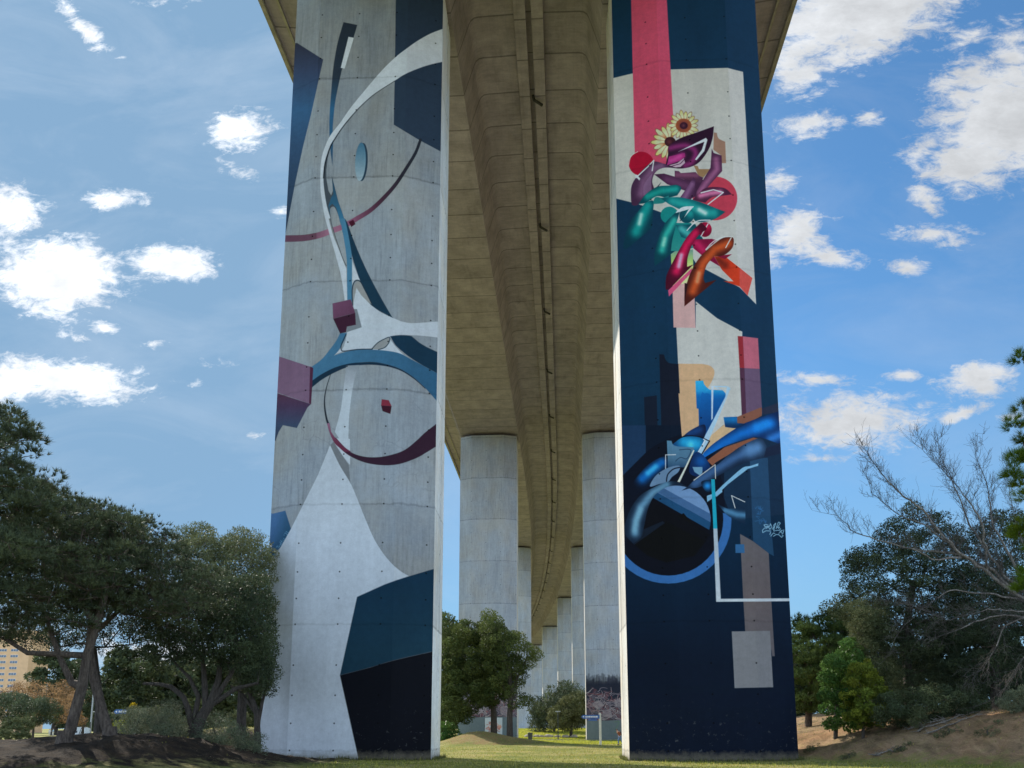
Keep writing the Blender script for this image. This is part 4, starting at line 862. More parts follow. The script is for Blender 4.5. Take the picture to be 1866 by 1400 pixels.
# ------------------------------------------------------------------ vegetation
def rvec(R, n): v = R.normal(size=(n, 3)); return v/np.linalg.norm(v, axis=1, keepdims=True)
def leaf_mesh(name, C, rad, per, L, Wd, seed, flat=.75, shell=.5, up=0., hue=.5):
    """small leaf faces spread through clumps; C (n,3) clump centres, rad radii"""
    R = np.random.RandomState(seed); C = np.asarray(C); n = len(C); rad = np.broadcast_to(rad, n)
    k = np.maximum(1, (per*(rad/np.mean(rad))**2).astype(int)); ci = np.repeat(np.arange(n), k); N = len(ci)
    d = rvec(R, N); r = R.rand(N)**(1/3.)*(1-shell)+shell*R.rand(N)**.3
    off = d*(r*rad[ci])[:, None]; off[:, 2] *= flat; c = C[ci]+off
    ax = rvec(R, N)+d*.5; ax[:, 2] += up; ax /= np.linalg.norm(ax, axis=1, keepdims=True)
    s = np.cross(ax, rvec(R, N)); s /= np.linalg.norm(s, axis=1, keepdims=True)+1e-6
    l = L*(.6+.8*R.rand(N))[:, None]; w = Wd*(.6+.8*R.rand(N))[:, None]
    V = np.stack([c-ax*l/2, c+s*w/2-ax*l*.05, c+ax*l/2, c-s*w/2-ax*l*.05], 1).reshape(-1, 3)
    Fq = np.arange(N*4).reshape(N, 4); ct = R.rand(n)
    t = np.clip(ct[ci]*.55+R.rand(N)*.45, 0, 1); h = np.clip(R.rand(n)[ci]*.6+R.rand(N)*.4+(hue-.5), 0, 1)
    T = np.repeat(np.stack([t, h], 1), 4, 0); return npmesh(name, V, Fq, tint=T)
def needle_mesh(name, C, rad, tufts, per, L, Wd, seed, flat=.6, upw=.8, hue=.5, spread=.8):
    R = np.random.RandomState(seed); C = np.asarray(C); n = len(C); rad = np.broadcast_to(rad, n)
    ci = np.repeat(np.arange(n), tufts); M = len(ci); d = rvec(R, M); d[:, 2] = np.abs(d[:, 2])*upw+d[:, 2]*(1-upw)
    off = d*(rad[ci]*(.45+.55*R.rand(M)))[:, None]; off[:, 2] *= flat; tc = C[ci]+off
    tax = d+np.array((0, 0, .7)); tax /= np.linalg.norm(tax, axis=1, keepdims=True)
    ni = np.repeat(np.arange(M), per); N = len(ni)
    dd = tax[ni]+rvec(R, N)*spread; dd /= np.linalg.norm(dd, axis=1, keepdims=True)
    s = np.cross(dd, rvec(R, N)); s /= np.linalg.norm(s, axis=1, keepdims=True)+1e-6
    l = L*(.65+.6*R.rand(N))[:, None]; base = tc[ni]+rvec(R, N)*L*.12
    V = np.stack([base-s*Wd/2, base+s*Wd/2, base+dd*l], 1).reshape(-1, 3)
    ct = R.rand(n); mt = R.rand(M)
    t = np.clip(ct[ci][ni]*.4+mt[ni]*.35+R.rand(N)*.25, 0, 1); h = np.clip(R.rand(n)[ci][ni]*.5+mt[ni]*.5+(hue-.5), 0, 1)
    return npmesh(name, V, np.arange(N*3).reshape(N, 3), tint=np.repeat(np.stack([t, h], 1), 3, 0))
def tubes_mesh(name, segs, n=6):
    """segs: arrays p0,p1,r0,r1"""
    p0 = np.array([s[0] for s in segs], float); p1 = np.array([s[1] for s in segs], float); r0 = np.array([s[2] for s in segs]); r1 = np.array([s[3] for s in segs])
    d = p1-p0; d /= np.linalg.norm(d, axis=1, keepdims=True)+1e-9; ref = np.where(np.abs(d[:, 2:3]) < .9, [[0, 0, 1.]], [[1., 0, 0]])
    u = np.cross(d, ref); u /= np.linalg.norm(u, axis=1, keepdims=True)+1e-9; w = np.cross(d, u); M = len(p0); V = []
    for P, r in ((p0, r0), (p1+d*(r1*.35)[:, None], r1)):
        for k in range(n):
            a = 2*math.pi*k/n; V.append(P+(u*math.cos(a)+w*math.sin(a))*r[:, None])
    V = np.stack(V, 1).reshape(-1, 3); b = np.arange(M)[:, None]*2*n
    F_ = np.concatenate([b+np.array([[k, (k+1) % n, n+(k+1) % n, n+k]]) for k in range(n)])
    return npmesh(name, V, F_, smooth=True)
def grow(paths, targets, seed, sag=.0, rtip=.012, jit=.12, step=1.0, expo=2.3, rmin_seg=None, kpen=.25):
    """limbs from traced trunk/limb paths to every clump: each target hooks on to the nearest wood already there"""
    R = random.Random(seed); nodes = []; parent = []; fixed = {}
    for pi, (pts, r) in enumerate(paths):
        prev = -1
        if pi > 0: prev = min(range(len(nodes)), key=lambda i: (nodes[i]-Vector(pts[0])).length)
        n = len(pts)
        for i, p in enumerate(pts):
            p = Vector(p)
            if i == 0 and pi > 0 and (nodes[prev]-p).length < .05: continue
            nodes.append(p); parent.append(prev); prev = len(nodes)-1
            fixed[prev] = r[0]+(r[1]-r[0])*i/max(n-1, 1)
    base = nodes[0]; T = sorted((Vector(t) for t in targets), key=lambda v: (v-nodes[len(paths[0][0])-1]).length)
    dep = [0.]*len(nodes)
    for t in T:
        best = None; bc = 1e9
        for i, q in enumerate(nodes):
            if i == 0: continue
            dz = t.z-q.z; L = (t-q).length; c = L*(1+kpen*max(0, -dz/(L+.01)+.2))+dep[i]*.15
            if c < bc: bc, best = c, i
        q = nodes[best]; L = (t-q).length; k = max(1, int(L/step)); prev = best
        for j in range(1, k+1):
            f = j/k; p = q.lerp(t, f)
            if j < k: p += Vector((R.gauss(0, 1), R.gauss(0, 1), R.gauss(0, .6)))*jit*min(L, 2)
            p.z += sag*math.sin(f*math.pi)*L
            nodes.append(p); parent.append(prev); dep.append(dep[prev]+L/k); prev = len(nodes)-1
    rad = [0.]*len(nodes)
    for i in range(len(nodes)-1, -1, -1):
        rad[i] = max(rad[i]**(1/expo) if rad[i] else rtip, rtip)
        if i in fixed: rad[i] = max(min(rad[i], fixed[i]*1.02), fixed[i])
        if parent[i] >= 0: rad[parent[i]] += rad[i]**expo
    return [(nodes[parent[i]], nodes[i], min(rad[parent[i]], rad[i]*1.45) if i not in fixed else rad[parent[i]], rad[i]) for i in range(1, len(nodes)) if parent[i] >= 0]
def in_poly(x, y, P):
    ins = False; n = len(P)
    for i in range(n):
        (x0, y0), (x1, y1) = P[i], P[(i+1) % n]
        if (y0 > y) != (y1 > y) and x < (x1-x0)*(y-y0)/(y1-y0)+x0: ins = not ins
    return ins
def edge_d(x, y, P):
    b = 1e9; n = len(P)
    for i in range(n):
        (x0, y0), (x1, y1) = P[i], P[(i+1) % n]; dx, dy = x1-x0, y1-y0
        t = max(0, min(1, ((x-x0)*dx+(y-y0)*dy)/(dx*dx+dy*dy+1e-9))); b = min(b, math.hypot(x-x0-t*dx, y-y0-t*dy))
    return b
def crown(outline, Y, thick, n, seed, shellbias=.0, ymin=None):
    """n clump centres filling a rounded crown whose outline, seen from the park lawn, was traced; real depth 'thick' metres each way"""
    R = random.Random(seed); xs = [p[0] for p in outline]; ys = [p[1] for p in outline]; pts = []; dm = 0
    while len(pts) < n*3:
        x, y = R.uniform(min(xs), max(xs)), R.uniform(min(ys), max(ys))
        if in_poly(x, y, outline): d = edge_d(x, y, outline); dm = max(dm, d); pts.append((x, y, d))
    out = []
    for x, y, d in pts[:n*3]:
        h = thick*math.sqrt(max(.05, 1-(1-min(1, d/dm))**2)); dy = R.uniform(-1, 1)*h
        if shellbias and R.random() < shellbias: dy = math.copysign(h*R.uniform(.7, 1), dy)
        out.append(tuple(at(x, y, Y+dy)))
    # thin out: best-candidate so that clumps are spread evenly but irregularly
    sel = [out[0]]; rest = out[1:]
    A_ = np.array(rest); dmin = np.linalg.norm(A_-np.array(sel[0]), axis=1)
    while len(sel) < n:
        cand = np.array(R.sample(range(len(rest)), min(6, len(rest)))); i = cand[np.argmax(dmin[cand])]
        sel.append(rest[i]); dmin = np.minimum(dmin, np.linalg.norm(A_-A_[i], axis=1))
    return np.array(sel)

BARK_P = barkmat('pine_bark', (.05, .035, .028), (.15, .115, .09)); BARK_O = barkmat('oak_bark', (.035, .028, .022), (.10, .08, .065))
BARK_G = barkmat('pale_bark', (.12, .10, .085), (.36, .32, .28))
L_PINE = leafmat('pine_needles', (.065, .088, .055), .5, .2, c2=(.115, .135, .065)); L_PINE2 = leafmat('young_pine_needles', (.07, .16, .015), .4, .35, c2=(.17, .21, .02))
L_OAK = leafmat('oak_leaves', (.048, .070, .042), .5, .25, c2=(.105, .125, .055)); L_OLIVE = leafmat('olive_leaves', (.085, .11, .055), .4, .25, c2=(.17, .18, .08))
L_CORK = leafmat('cork_oak_leaves', (.045, .075, .026), .45, .32, c2=(.125, .15, .045)); L_BRIGHT = leafmat('bright_leaves', (.08, .14, .03), .45, .45, c2=(.28, .30, .04))
L_LAUR = leafmat('glossy_leaves', (.04, .11, .03), .4, .35, .35, c2=(.13, .22, .05)); L_GREY = leafmat('grey_shrub_leaves', (.10, .13, .08), .45, .25, c2=(.19, .20, .12))
L_BROWN = leafmat('dry_autumn_leaves', (.20, .12, .06), .4, .4, c2=(.32, .19, .09)); L_RED = leafmat('red_leaves', (.35, .06, .05), .3, .4, c2=(.40, .10, .08)); L_YEL = leafmat('yellow_leaves', (.55, .38, .02), .25, .5, c2=(.6, .45, .04))

def tree(name, label, cat, base, wood, leaves, segs, fol, group=None, partname='foliage'):
    """base: world point; wood segs & foliage mesh in world coordinates, re-based to the trunk foot"""
    root = empty(name, base, label, cat, group); inv = Matrix.Translation(-Vector(base))
    if segs:
        big = [s for s in segs]
        o = obj('trunk', tubes_mesh('trunk', big, 8), wood, root); o.matrix_parent_inverse = inv
    for nm, me, mat in fol:
        o = obj(nm, me, mat, root); o.matrix_parent_inverse = inv
    return root
def PXY(lst, Y): return [at(x, y, Y+(r[0] if r else 0)) for x, y, *r in lst]
def foot(px, Y): 
    r = ray(px, 1340); x = r[0]/r[1]*Y; return Vector((x, Y, HZ(x, Y)-.05))

# --- left: two leaning umbrella pines sharing one wide crown, a taller one at the frame edge
def pine(label, trunk, trad, outline, Y, thick, n, seed, r=.62, tufts=26, per=11, L=.20, extra=None, mat=L_PINE, dead=0, flat=.7, limbs=()):
    f = foot(trunk[0][0], Y); path = [f, f.lerp(at(trunk[1][0], trunk[1][1], Y), .12)]+PXY(trunk[1:], Y)
    C = crown(outline, Y, thick, n, seed)
    paths = [(path, trad)]+[(PXY(l, Y), rr_) for l, rr_ in limbs]
    segs = grow(paths, C, seed, sag=.03, rtip=.012, jit=.10, step=.9)
    segs.insert(0, (Vector(f)-Vector((0,0,.15)), Vector(f)+Vector((0,0,.35)), trad[0]*1.3, trad[0]*1.02))
    R = random.Random(seed)
    tw = []
    for s in list(segs):          # fine dead twigs on the undersides of the boughs
        if s[3] < .06 and R.random() < dead:
            for q in range(2):
                p = s[0].lerp(s[1], R.random()); d = (s[1]-s[0]).normalized()+Vector((R.gauss(0,.6), R.gauss(0,.6), R.gauss(.1,.5))); e = p+d.normalized()*R.uniform(.4, 1.1)
                tw.append((p, e, .009, .005))
    segs += tw
    me = needle_mesh('needles', C, r*np.random.RandomState(seed).uniform(.7, 1.25, len(C)), tufts, per, L, .026, seed, flat=flat)
    return tree('pine_tree', label, 'tree', f, BARK_P, None, segs, [('needles', me, mat)], 'leaning pines on the left mound')
pine('leaning pine with a forked trunk on the dark mound, left of the crossing pair', [(118,1375),(128,1330),(150,1250),(160,1190),(176,1140),(190,1090),(195,1040)], (.25, .10),
     [(-20,960),(60,900),(140,905),(200,932),(262,955),(270,1000),(250,1060),(215,1110),(150,1150),(60,1165),(-30,1170)], 29, 3.4, 230, 11, dead=.9, tufts=26,
     limbs=[([(131,1245),(112,1205),(95,1160),(80,1110),(60,1060)], (.13,.05)), ([(158,1195),(100,1192),(50,1190),(10,1165),(-20,1150)], (.13,.05)), ([(176,1140),(140,1090),(110,1040)], (.1,.04))])
pine('straight pine whose trunk leans left behind the forked one, with a broad umbrella crown', [(200,1352),(190,1310),(172,1240),(163,1190),(166,1140),(178,1080),(190,1020)], (.25, .11),
     [(130,915),(200,930),(262,948),(320,985),(352,1020),(392,1048),(395,1080),(360,1120),(330,1150),(250,1135),(190,1120),(120,1100),(90,1000)], 32, 3.6, 260, 12, dead=.9, tufts=26,
     limbs=[([(166,1160),(220,1110),(280,1085),(340,1075)], (.11,.04)), ([(170,1130),(230,1050),(290,1010)], (.1,.04))])
pine('tall dark pine crown cut by the left edge of the picture', [(-70,1400),(-62,1250),(-50,1100),(-40,950),(-20,850)], (.32, .12),
     [(-130,740),(-30,740),(20,752),(36,775),(70,800),(62,850),(96,880),(110,935),(90,1000),(40,1060),(-40,1130),(-160,1150)], 25, 3.0, 210, 13, dead=.3, tufts=36, L=.22)

# --- generic broad-leaved tree
def broad(name, label, trunk, trad, outline, Y, thick, n, seed, mat, r=.6, per=180, L=.11, Wd=.06, limbs=(), bark=BARK_O, group=None, flat=.75, hue=.5, up=0., cat='tree', step=.9, rtip=.012, fname='foliage', footpt=None, shell=.5):
    f = footpt or foot(trunk[0][0], Y)
    C = crown(outline, Y, thick, n, seed)
    path = [f]+[at(x, y, Y) for x, y in trunk[1:]]
    segs = grow([(path, trad)]+[(PXY(l, Y), q) for l, q in limbs], C, seed, rtip=rtip, jit=.13, step=step)
    rr_ = r*np.random.RandomState(seed).uniform(.65, 1.3, len(C))
    me = leaf_mesh(fname, C, rr_, per, L, Wd, seed, flat=flat, hue=hue, up=up, shell=shell)
    return tree(name, label, cat, f, bark, None, segs, [(fname, me, mat)], group)

# dark many-stemmed tree between the pines and the painted pier, its sunlit top, and neighbours
broad('oak_tree', 'dark many-stemmed oak with a long bent limb reaching left, near the white painted pier', [(352,1335),(368,1305),(385,1280)], (.30,.22),
      [(268,1190),(262,1140),(300,1090),(370,1060),(430,1040),(486,1055),(492,1120),(490,1190),(470,1225),(430,1215),(380,1200),(320,1205)], 37, 3.2, 230, 21, L_OAK, r=.58, per=240, L=.11, Wd=.055, hue=.3,
      limbs=[([(350,1325),(342,1290),(334,1270),(312,1252),(290,1247),(262,1246)], (.17,.07)), ([(352,1320),(362,1270),(345,1235),(325,1215)], (.15,.06)), ([(385,1280),(398,1240),(402,1200)], (.2,.1)), ([(375,1290),(372,1230),(368,1190)], (.17,.09)), ([(385,1285),(430,1255),(470,1245)], (.14,.07)), ([(388,1280),(420,1230),(440,1190)], (.15,.07))],
      group='evergreen trees left of the painted piers')
broad('oak_tree', 'tall olive-green tree with sunlit feathery top rising left of the painted pier', [(440,1330),(442,1250),(430,1180),(420,1100)], (.32,.16),
      [(318,1010),(330,975),(372,962),(400,985),(430,968),(470,975),(492,1010),(492,1110),(440,1150),(380,1130),(340,1080)], 46, 3.8, 200, 22, L_OLIVE, r=.7, per=230, L=.15, Wd=.05, hue=.6, up=.6,
      group='evergreen trees left of the painted piers')
broad('oak_tree', 'two-stemmed tree close against the left edge of the white painted pier', [(472,1342),(468,1300),(455,1262)], (.2,.14),
      [(430,1240),(440,1190),(470,1150),(492,1150),(494,1260),(470,1262)], 44, 2.4, 80, 23, L_OAK, r=.7, per=260, L=.12, Wd=.055, limbs=[([(470,1320),(478,1280),(486,1250)], (.12,.06)), ([(466,1300),(440,1262),(420,1250)], (.11,.05))],
      group='evergreen trees left of the painted piers')
broad('oak_tree', 'dense dark oak crown directly behind the crossing pine trunks', [(180,1340),(182,1290),(176,1240),(170,1180)], (.26,.16),
      [(10,1170),(25,980),(140,935),(260,965),(305,1050),(292,1165),(200,1185),(100,1180)], 39, 3.2, 200, 24, L_OAK, r=.6, per=220, L=.12, Wd=.055, hue=.15, group='evergreen trees left of the painted piers')
# shrubs in front
def shrub(label, outline, Y, thick, n, seed, mat, r=.4, per=150, L=.07, Wd=.035, name='shrub', group=None, hue=.5, px=None, flat=.8, up=.3, bark=BARK_O):
    px = px or sum(p[0] for p in outline)/len(outline); f = foot(px, Y)
    C = crown(outline, Y, thick, n, seed); C[:, 2] = np.maximum(C[:, 2], H(C[:, 0], C[:, 1])+.1)
    segs = grow([([f, f+Vector((0, 0, .3))], (.05, .04))], C, seed, rtip=.008, jit=.1, step=.5)
    rr_ = r*np.random.RandomState(seed).uniform(.65, 1.3, len(C))
    me = leaf_mesh('foliage', C, rr_, per, L, Wd, seed, flat=flat, hue=hue, up=up)
    root = empty(name, f, label, 'shrub', group); inv = Matrix.Translation(-f)
    o = obj('stems', tubes_mesh('stems', segs, 4), bark, root); o.matrix_parent_inverse = inv
    o = obj('foliage', me, mat, root); o.matrix_parent_inverse = inv; return root
shrub('grey-green shrub with pale leaves under the pines, around the foot of the blue fingerpost', [(212,1340),(210,1312),(235,1298),(275,1288),(310,1280),(330,1300),(335,1350),(300,1380),(250,1372)], 37, 2.2, 90, 31, L_GREY, r=.42, per=240, hue=.6)
shrub('dark low shrub in the shade at the foot of the many-stemmed oak', [(320,1350),(330,1305),(370,1300),(410,1305),(440,1330),(478,1345),(480,1382),(400,1388),(330,1384)], 38, 2.0, 90, 32, L_GREY, r=.42, per=230, hue=.2)
shrub('small yellowish bush in sun behind the second pine trunk', [(206,1340),(205,1322),(222,1318),(228,1345)], 40, .8, 14, 33, L_BRIGHT, r=.3, per=90)

# --- right side
pine_r = dict(group=None)
f = foot(1474, 66)
C = crown([(1446,1150),(1470,1122),(1500,1125),(1530,1118),(1560,1135),(1570,1200),(1540,1280),(1480,1310),(1440,1300),(1420,1220)], 66, 4.5, 110, 41)
segs = grow([([f]+[at(x, y, 66) for x, y in ((1474,1290),(1478,1230),(1490,1170))], (.30,.14))], C, 41)
tree('pine_tree', 'green pine behind the right foot of the navy painted pier', 'tree', f, BARK_P, None, segs, [('needles', needle_mesh('needles', C, .95, 60, 12, .34, .05, 41, flat=.8), leafmat('soft_pine_needles', (.055, .10, .035), .45, .3, c2=(.12, .17, .05)))])
shrubs_g = 'evergreen trees on the right bank'
broad('laurel_tree', 'glossy deep-green round tree at the left end of the right bank', [(1522,1322),(1524,1300),(1526,1270)], (.14,.1),
      [(1500,1260),(1512,1200),(1530,1165),(1560,1170),(1575,1200),(1574,1290),(1560,1326),(1520,1328),(1500,1300)], 50, 2.2, 75, 42, L_LAUR, r=.52, per=240, L=.15, Wd=.09, group=shrubs_g)
broad('laurel_tree', 'bright yellow-green sunlit young tree on the right bank', [(1572,1318),(1574,1300),(1576,1280)], (.10,.07),
      [(1535,1250),(1552,1215),(1580,1200),(1600,1235),(1615,1260),(1622,1305),(1600,1322),(1560,1324),(1538,1305)], 48, 2.0, 110, 43, L_BRIGHT, r=.32, per=130, L=.15, Wd=.08, group=shrubs_g, hue=.6)
broad('oak_tree', 'big dark feathery evergreen tree behind the bare branches, left and taller one', [(1660,1320),(1655,1250),(1650,1150),(1665,1060)], (.38,.18),
      [(1532,1030),(1545,1000),(1580,990),(1620,960),(1660,925),(1720,935),(1760,980),(1770,1100),(1740,1230),(1680,1290),(1600,1290),(1570,1220),(1552,1130),(1500,1110),(1540,1080)], 53, 4.2, 380, 44, L_OAK, r=.62, per=230, L=.15, Wd=.06, group=shrubs_g, hue=.35, up=.2)
broad('oak_tree', 'big dark evergreen tree behind the bare branches at the right edge of the picture', [(1820,1300),(1815,1230),(1810,1130)], (.36,.18),
      [(1740,1060),(1770,960),(1830,930),(1900,940),(1950,1100),(1940,1280),(1850,1300),(1760,1290),(1735,1180)], 50, 4.0, 300, 45, L_OAK, r=.64, per=230, L=.15, Wd=.06, group=shrubs_g, hue=.25)
broad('olive_tree', 'silvery feathery small tree between the laurel and the big dark tree', [(1600,1318),(1598,1260),(1590,1190)], (.14,.08),
      [(1555,1160),(1545,1110),(1580,1090),(1610,1100),(1620,1180),(1640,1270),(1600,1305),(1590,1230)], 51, 2.4, 120, 46, L_OLIVE, r=.65, per=260, L=.16, Wd=.035, group=shrubs_g, up=.3)
shrub('low bushy undergrowth along the top of the right bank', [(1590,1312),(1600,1270),(1680,1255),(1760,1260),(1800,1290),(1760,1312),(1690,1318),(1640,1322)], 46.5, 1.6, 110, 47, L_OAK, r=.45, per=230, L=.10, Wd=.05)
shrub('grey-green shrub with pale leaves near the right edge on the bank', [(1822,1290),(1830,1262),(1870,1248),(1910,1262),(1910,1300),(1850,1304)], 42, 1.2, 50, 48, L_GREY, r=.36, per=240, hue=.5)
for k_, (px_k, Yk, w_k, h_k, lab_k) in enumerate([(1480,50,14,9,'lowest weed tuft beside the right foot of the navy pier'),(1545,46,18,8,'small weed clump on the open sandy bank'),(1640,44,22,10,'weed clump low on the bank left of the dead branches'),(1730,43,26,11,'spreading weed clump below the dead branches'),(1800,41,28,14,'larger weed clump on the bank near the right edge'),(1850,44,26,12,'weed clump beneath the grey-green shrub'),(1590,50,20,9,'weed clump under the bright yellow-green tree'),(1700,48,20,9,'weed clump behind the dead branches')]):
    g_ = foot(px_k, Yk); py_ = proj(g_.x, g_.y, g_.z)[1]
    shrub(lab_k, [(px_k-w_k,py_+2),(px_k-w_k*.8,py_-h_k*.6),(px_k,py_-h_k),(px_k+w_k*.8,py_-h_k*.5),(px_k+w_k,py_+2)], Yk, .6, 10, 300+k_, L_OLIVE, r=.16, per=70, L=.09, Wd=.02, name='weed_clump', group='weed clumps on the right bank')
shrub('tangled olive-brown twiggy bush low on the bank in front of the big dark tree', [(1655,1320),(1665,1290),(1700,1280),(1690,1315),(1675,1325)], 45, .9, 26, 49, L_OLIVE, r=.28, per=110, L=.08, Wd=.03)

# bare tree reaching in from the right
def bare_tree():
    R = random.Random(77); Y = 43; segs = []
    f = foot(1935, Y)
    trunk = [f, at(1932, 1240, Y), at(1920, 1160, Y), at(1905, 1110, Y)]
    for i in range(3): segs.append((trunk[i], trunk[i+1], .30-.05*i, .25-.05*i))
    def limb(pts, r0, r1, dens=1., up=.5, lvl=0):
        P = []; r0, r1 = (r0*.78, r1*.5) if lvl == 0 else (r0, r1)
        for i in range(len(pts)-1):
            n = max(2, int((pts[i+1]-pts[i]).length/.35))
            for k in range(n): P.append(pts[i].lerp(pts[i+1], k/n)+Vector([R.gauss(0, .03) for _ in range(3)]))
        P.append(pts[-1]); n = len(P)
        for i in range(n-1):
            a, b = i/(n-1), (i+1)/(n-1); segs.append((P[i], P[i+1], r0+(r1-r0)*a, r0+(r1-r0)*b))
        if lvl == 0:
            for i in range(2, n):
                for _ in range(2 if up > .3 else 1):
                    if R.random() < .55:
                        d = (P[i]-P[i-1]).normalized(); v = (d*R.uniform(.1, .9)+Vector((R.gauss(0,.35), R.gauss(0,.35), R.uniform(.5, 1.1)*(1 if up > 0 else .2)))).normalized(); q = P[i]; ln = R.uniform(.5, 1.7)
                        for k in range(4):
                            e = q+v*ln/4; segs.append((q, e, .008-.001*k, .007-.001*k))
                            if R.random() < .7: s_ = (v+Vector((R.gauss(0,.6), R.gauss(0,.6), R.gauss(.1,.4)))).normalized(); segs.append((e, e+s_*R.uniform(.15, .45), .0055, .0035))
                            v = (v+Vector((R.gauss(0,.08), R.gauss(0,.08), .06))).normalized(); q = e
        for i in range(1, n-1):
            if R.random() < (.95, .8, .5)[lvl]*dens:
                d = (P[i+1]-P[i]).normalized(); side = Vector((R.gauss(0, 1), R.gauss(0, 1), R.gauss(up, .7))).normalized()
                dd = (d*.8+side*.75+Vector((0,0,.12*up))).normalized(); ln = R.uniform(.5, 1.6)*(1-.4*i/n)*(1 if lvl == 0 else .55)
                q = [P[i]]; v = dd.copy()
                for k in range(3): v = (v+Vector((R.gauss(0,.12), R.gauss(0,.12), R.gauss(.12*up*2,.10)))).normalized(); q.append(q[-1]+v*ln/3)
                rr_ = max(.007, min(.018, (r0+(r1-r0)*i/n)*.35))
                if lvl < 2: limb(q, rr_, .0055, 1.25, up, lvl+1)
                else:
                    for k in range(3): segs.append((q[k], q[k+1], .006, .005))
    def LP(l): return [at(x, y, Y+(r[0] if r else 0)) for x, y, *r in l]
    limb(LP([(1905,1110),(1850,1085),(1800,1045),(1740,1000,-.5),(1680,930,-1),(1620,880,-1.2),(1565,815,-1.5)]), .15, .02)
    limb(LP([(1905,1110),(1830,1050),(1770,960,.5),(1745,900,.8),(1715,830,1),(1708,790,1)]), .11, .015)
    limb(LP([(1905,1120),(1860,1090),(1810,1040),(1755,1012),(1700,1005,.6),(1650,998,1),(1560,972,1.2),(1525,940,1.4),(1480,930,1.5)]), .13, .012, .9)
    limb(LP([(1860,1050),(1810,960),(1800,890,1),(1782,840,1),(1790,800,1)]), .09, .012)
    limb(LP([(1740,1000),(1690,960,1),(1640,940,1.4),(1590,900,1.6),(1570,850,1.6)]), .07, .010)
    limb(LP([(1800,1045),(1790,950,-1),(1740,880,-1.4),(1690,830,-1.6),(1660,800,-1.8)]), .08, .010)
    limb(LP([(1760,1015),(1700,1020,-1),(1660,998,-1.2),(1630,1000,-1.3)]), .09, .03, .5)
    limb(LP([(1905,1130),(1830,1120),(1790,1128),(1740,1150),(1700,1165),(1680,1155)]), .09, .012, .8, 0)
    limb(LP([(1905,1100),(1790,1080),(1730,1075),(1680,1110),(1640,1150),(1615,1200)]), .08, .010, .8, .1)
    limb(LP([(1905,1130),(1880,1180),(1850,1220),(1835,1250),(1800,1280)]), .06, .010, 1, -.3)
    limb(LP([(1870,1125),(1830,1140),(1810,1190),(1790,1220),(1755,1240)]), .06, .010, 1, -.2)
    limb(LP([(1905,1110),(1890,1040,-1),(1850,960,-1),(1840,900,-1),(1835,850,-1)]), .08, .012)
    limb(LP([(1905,1120),(1800,1110,-1),(1730,1130,-1.5),(1650,1100,-2),(1600,1110,-2)]), .06, .010, 1, .1)
    root = empty('bare_tree', f, 'leafless pale-barked tree spreading fine twigs over the right bank', 'tree'); inv = Matrix.Translation(-f)
    big = [s for s in segs if s[2] >= .03]; small = [s for s in segs if s[2] < .03]
    o = obj('trunk', tubes_mesh('trunk', big, 7), BARK_G, root); o.matrix_parent_inverse = inv
    o = obj('twigs', tubes_mesh('twigs', small, 3), barkmat('twig_bark', (.06,.05,.045), (.17,.15,.13)), root); o.matrix_parent_inverse = inv
    print('bare segs', len(segs))
bare_tree()
# near pine, cut by the right edge
def edge_pine():
    _r = random.Random(12); Y = 19; tr = [(2010,1420),(2000,1200),(1985,950),(1975,700),(1970,560)]
    x = ray(2010, 1340); f = Vector((x[0]/x[1]*Y, Y, 0)); f.z = HZ(f.x, f.y)
    cl = [(1862,655,.3),(1868,745,.1),(1850,775,-.2),(1868,800,.4),(1850,840,0),(1862,880,.3),(1846,865,-.4),(1868,905,-.2),(1858,835,.6),(1866,960,0),(1856,975,.3),(1872,1050,.1),(1866,1070,-.2),(1900,820,0),(1905,700,.4),(1910,960,.2),(1920,1060,0),(1930,640,0),(1940,880,.6),(1950,1000,-.5),(1900,760,-.6),(1905,900,-.7),(1930,800,.9),(1960,720,0),(1890,1000,.5)]+[(1900+190*_r.random(), 560+560*_r.random(), _r.uniform(-1.3, 1.3)) for _ in range(46)]
    C = np.array([at(a, b, Y+c) for a, b, c in cl])
    segs = grow([([f]+[at(a, b, Y) for a, b in tr[1:]], (.20,.08))], C, 5, step=.35, jit=.08)
    me = needle_mesh('needles', C, .26, 30, 34, .21, .007, 5, flat=.9, upw=.3, hue=.55, spread=.75)
    tree('pine_tree', 'bright green near pine whose long needles enter at the right edge', 'tree', f, BARK_P, None, segs, [('needles', me, L_PINE2)])
edge_pine()

# --- park trees seen between the painted piers
broad('cork_oak', 'rounded park tree with a straight dark trunk, left of the pair between the piers', [(900,1342),(900,1300),(895,1260)], (.38,.26),
      [(800,1300),(800,1180),(812,1140),(840,1128),(868,1150),(880,1125),(905,1130),(925,1180),(930,1260),(905,1285),(870,1290),(850,1310),(815,1312)], 87, 4.8, 250, 61, L_CORK, r=.85, per=260, L=.21, Wd=.12, group='park trees on the mound between the piers')
broad('cork_oak', 'park tree with a ragged right-leaning crown, right of the pair between the piers', [(929,1344),(929,1300),(932,1260),(925,1200)], (.34,.18),
      [(880,1200),(885,1120),(898,1118),(925,1150),(955,1165),(980,1175),(985,1200),(960,1215),(955,1250),(965,1280),(940,1290),(900,1260)], 84, 3.6, 95, 62, L_CORK, r=.8, per=200, L=.20, Wd=.11, group='park trees on the mound between the piers', hue=.6,
      limbs=[([(931,1275),(915,1250),(905,1230)], (.16,.1)), ([(932,1260),(945,1230),(960,1200)], (.14,.06))])
broad('cork_oak', 'green tree just right of the white painted pier in the middle distance', [(812,1345),(812,1310),(810,1280)], (.3,.2),
      [(770,1320),(770,1150),(800,1118),(825,1125),(842,1160),(838,1240),(840,1300),(820,1330)], 98, 4.5, 110, 63, L_CORK, r=1.1, per=220, L=.28, Wd=.17, hue=.35)
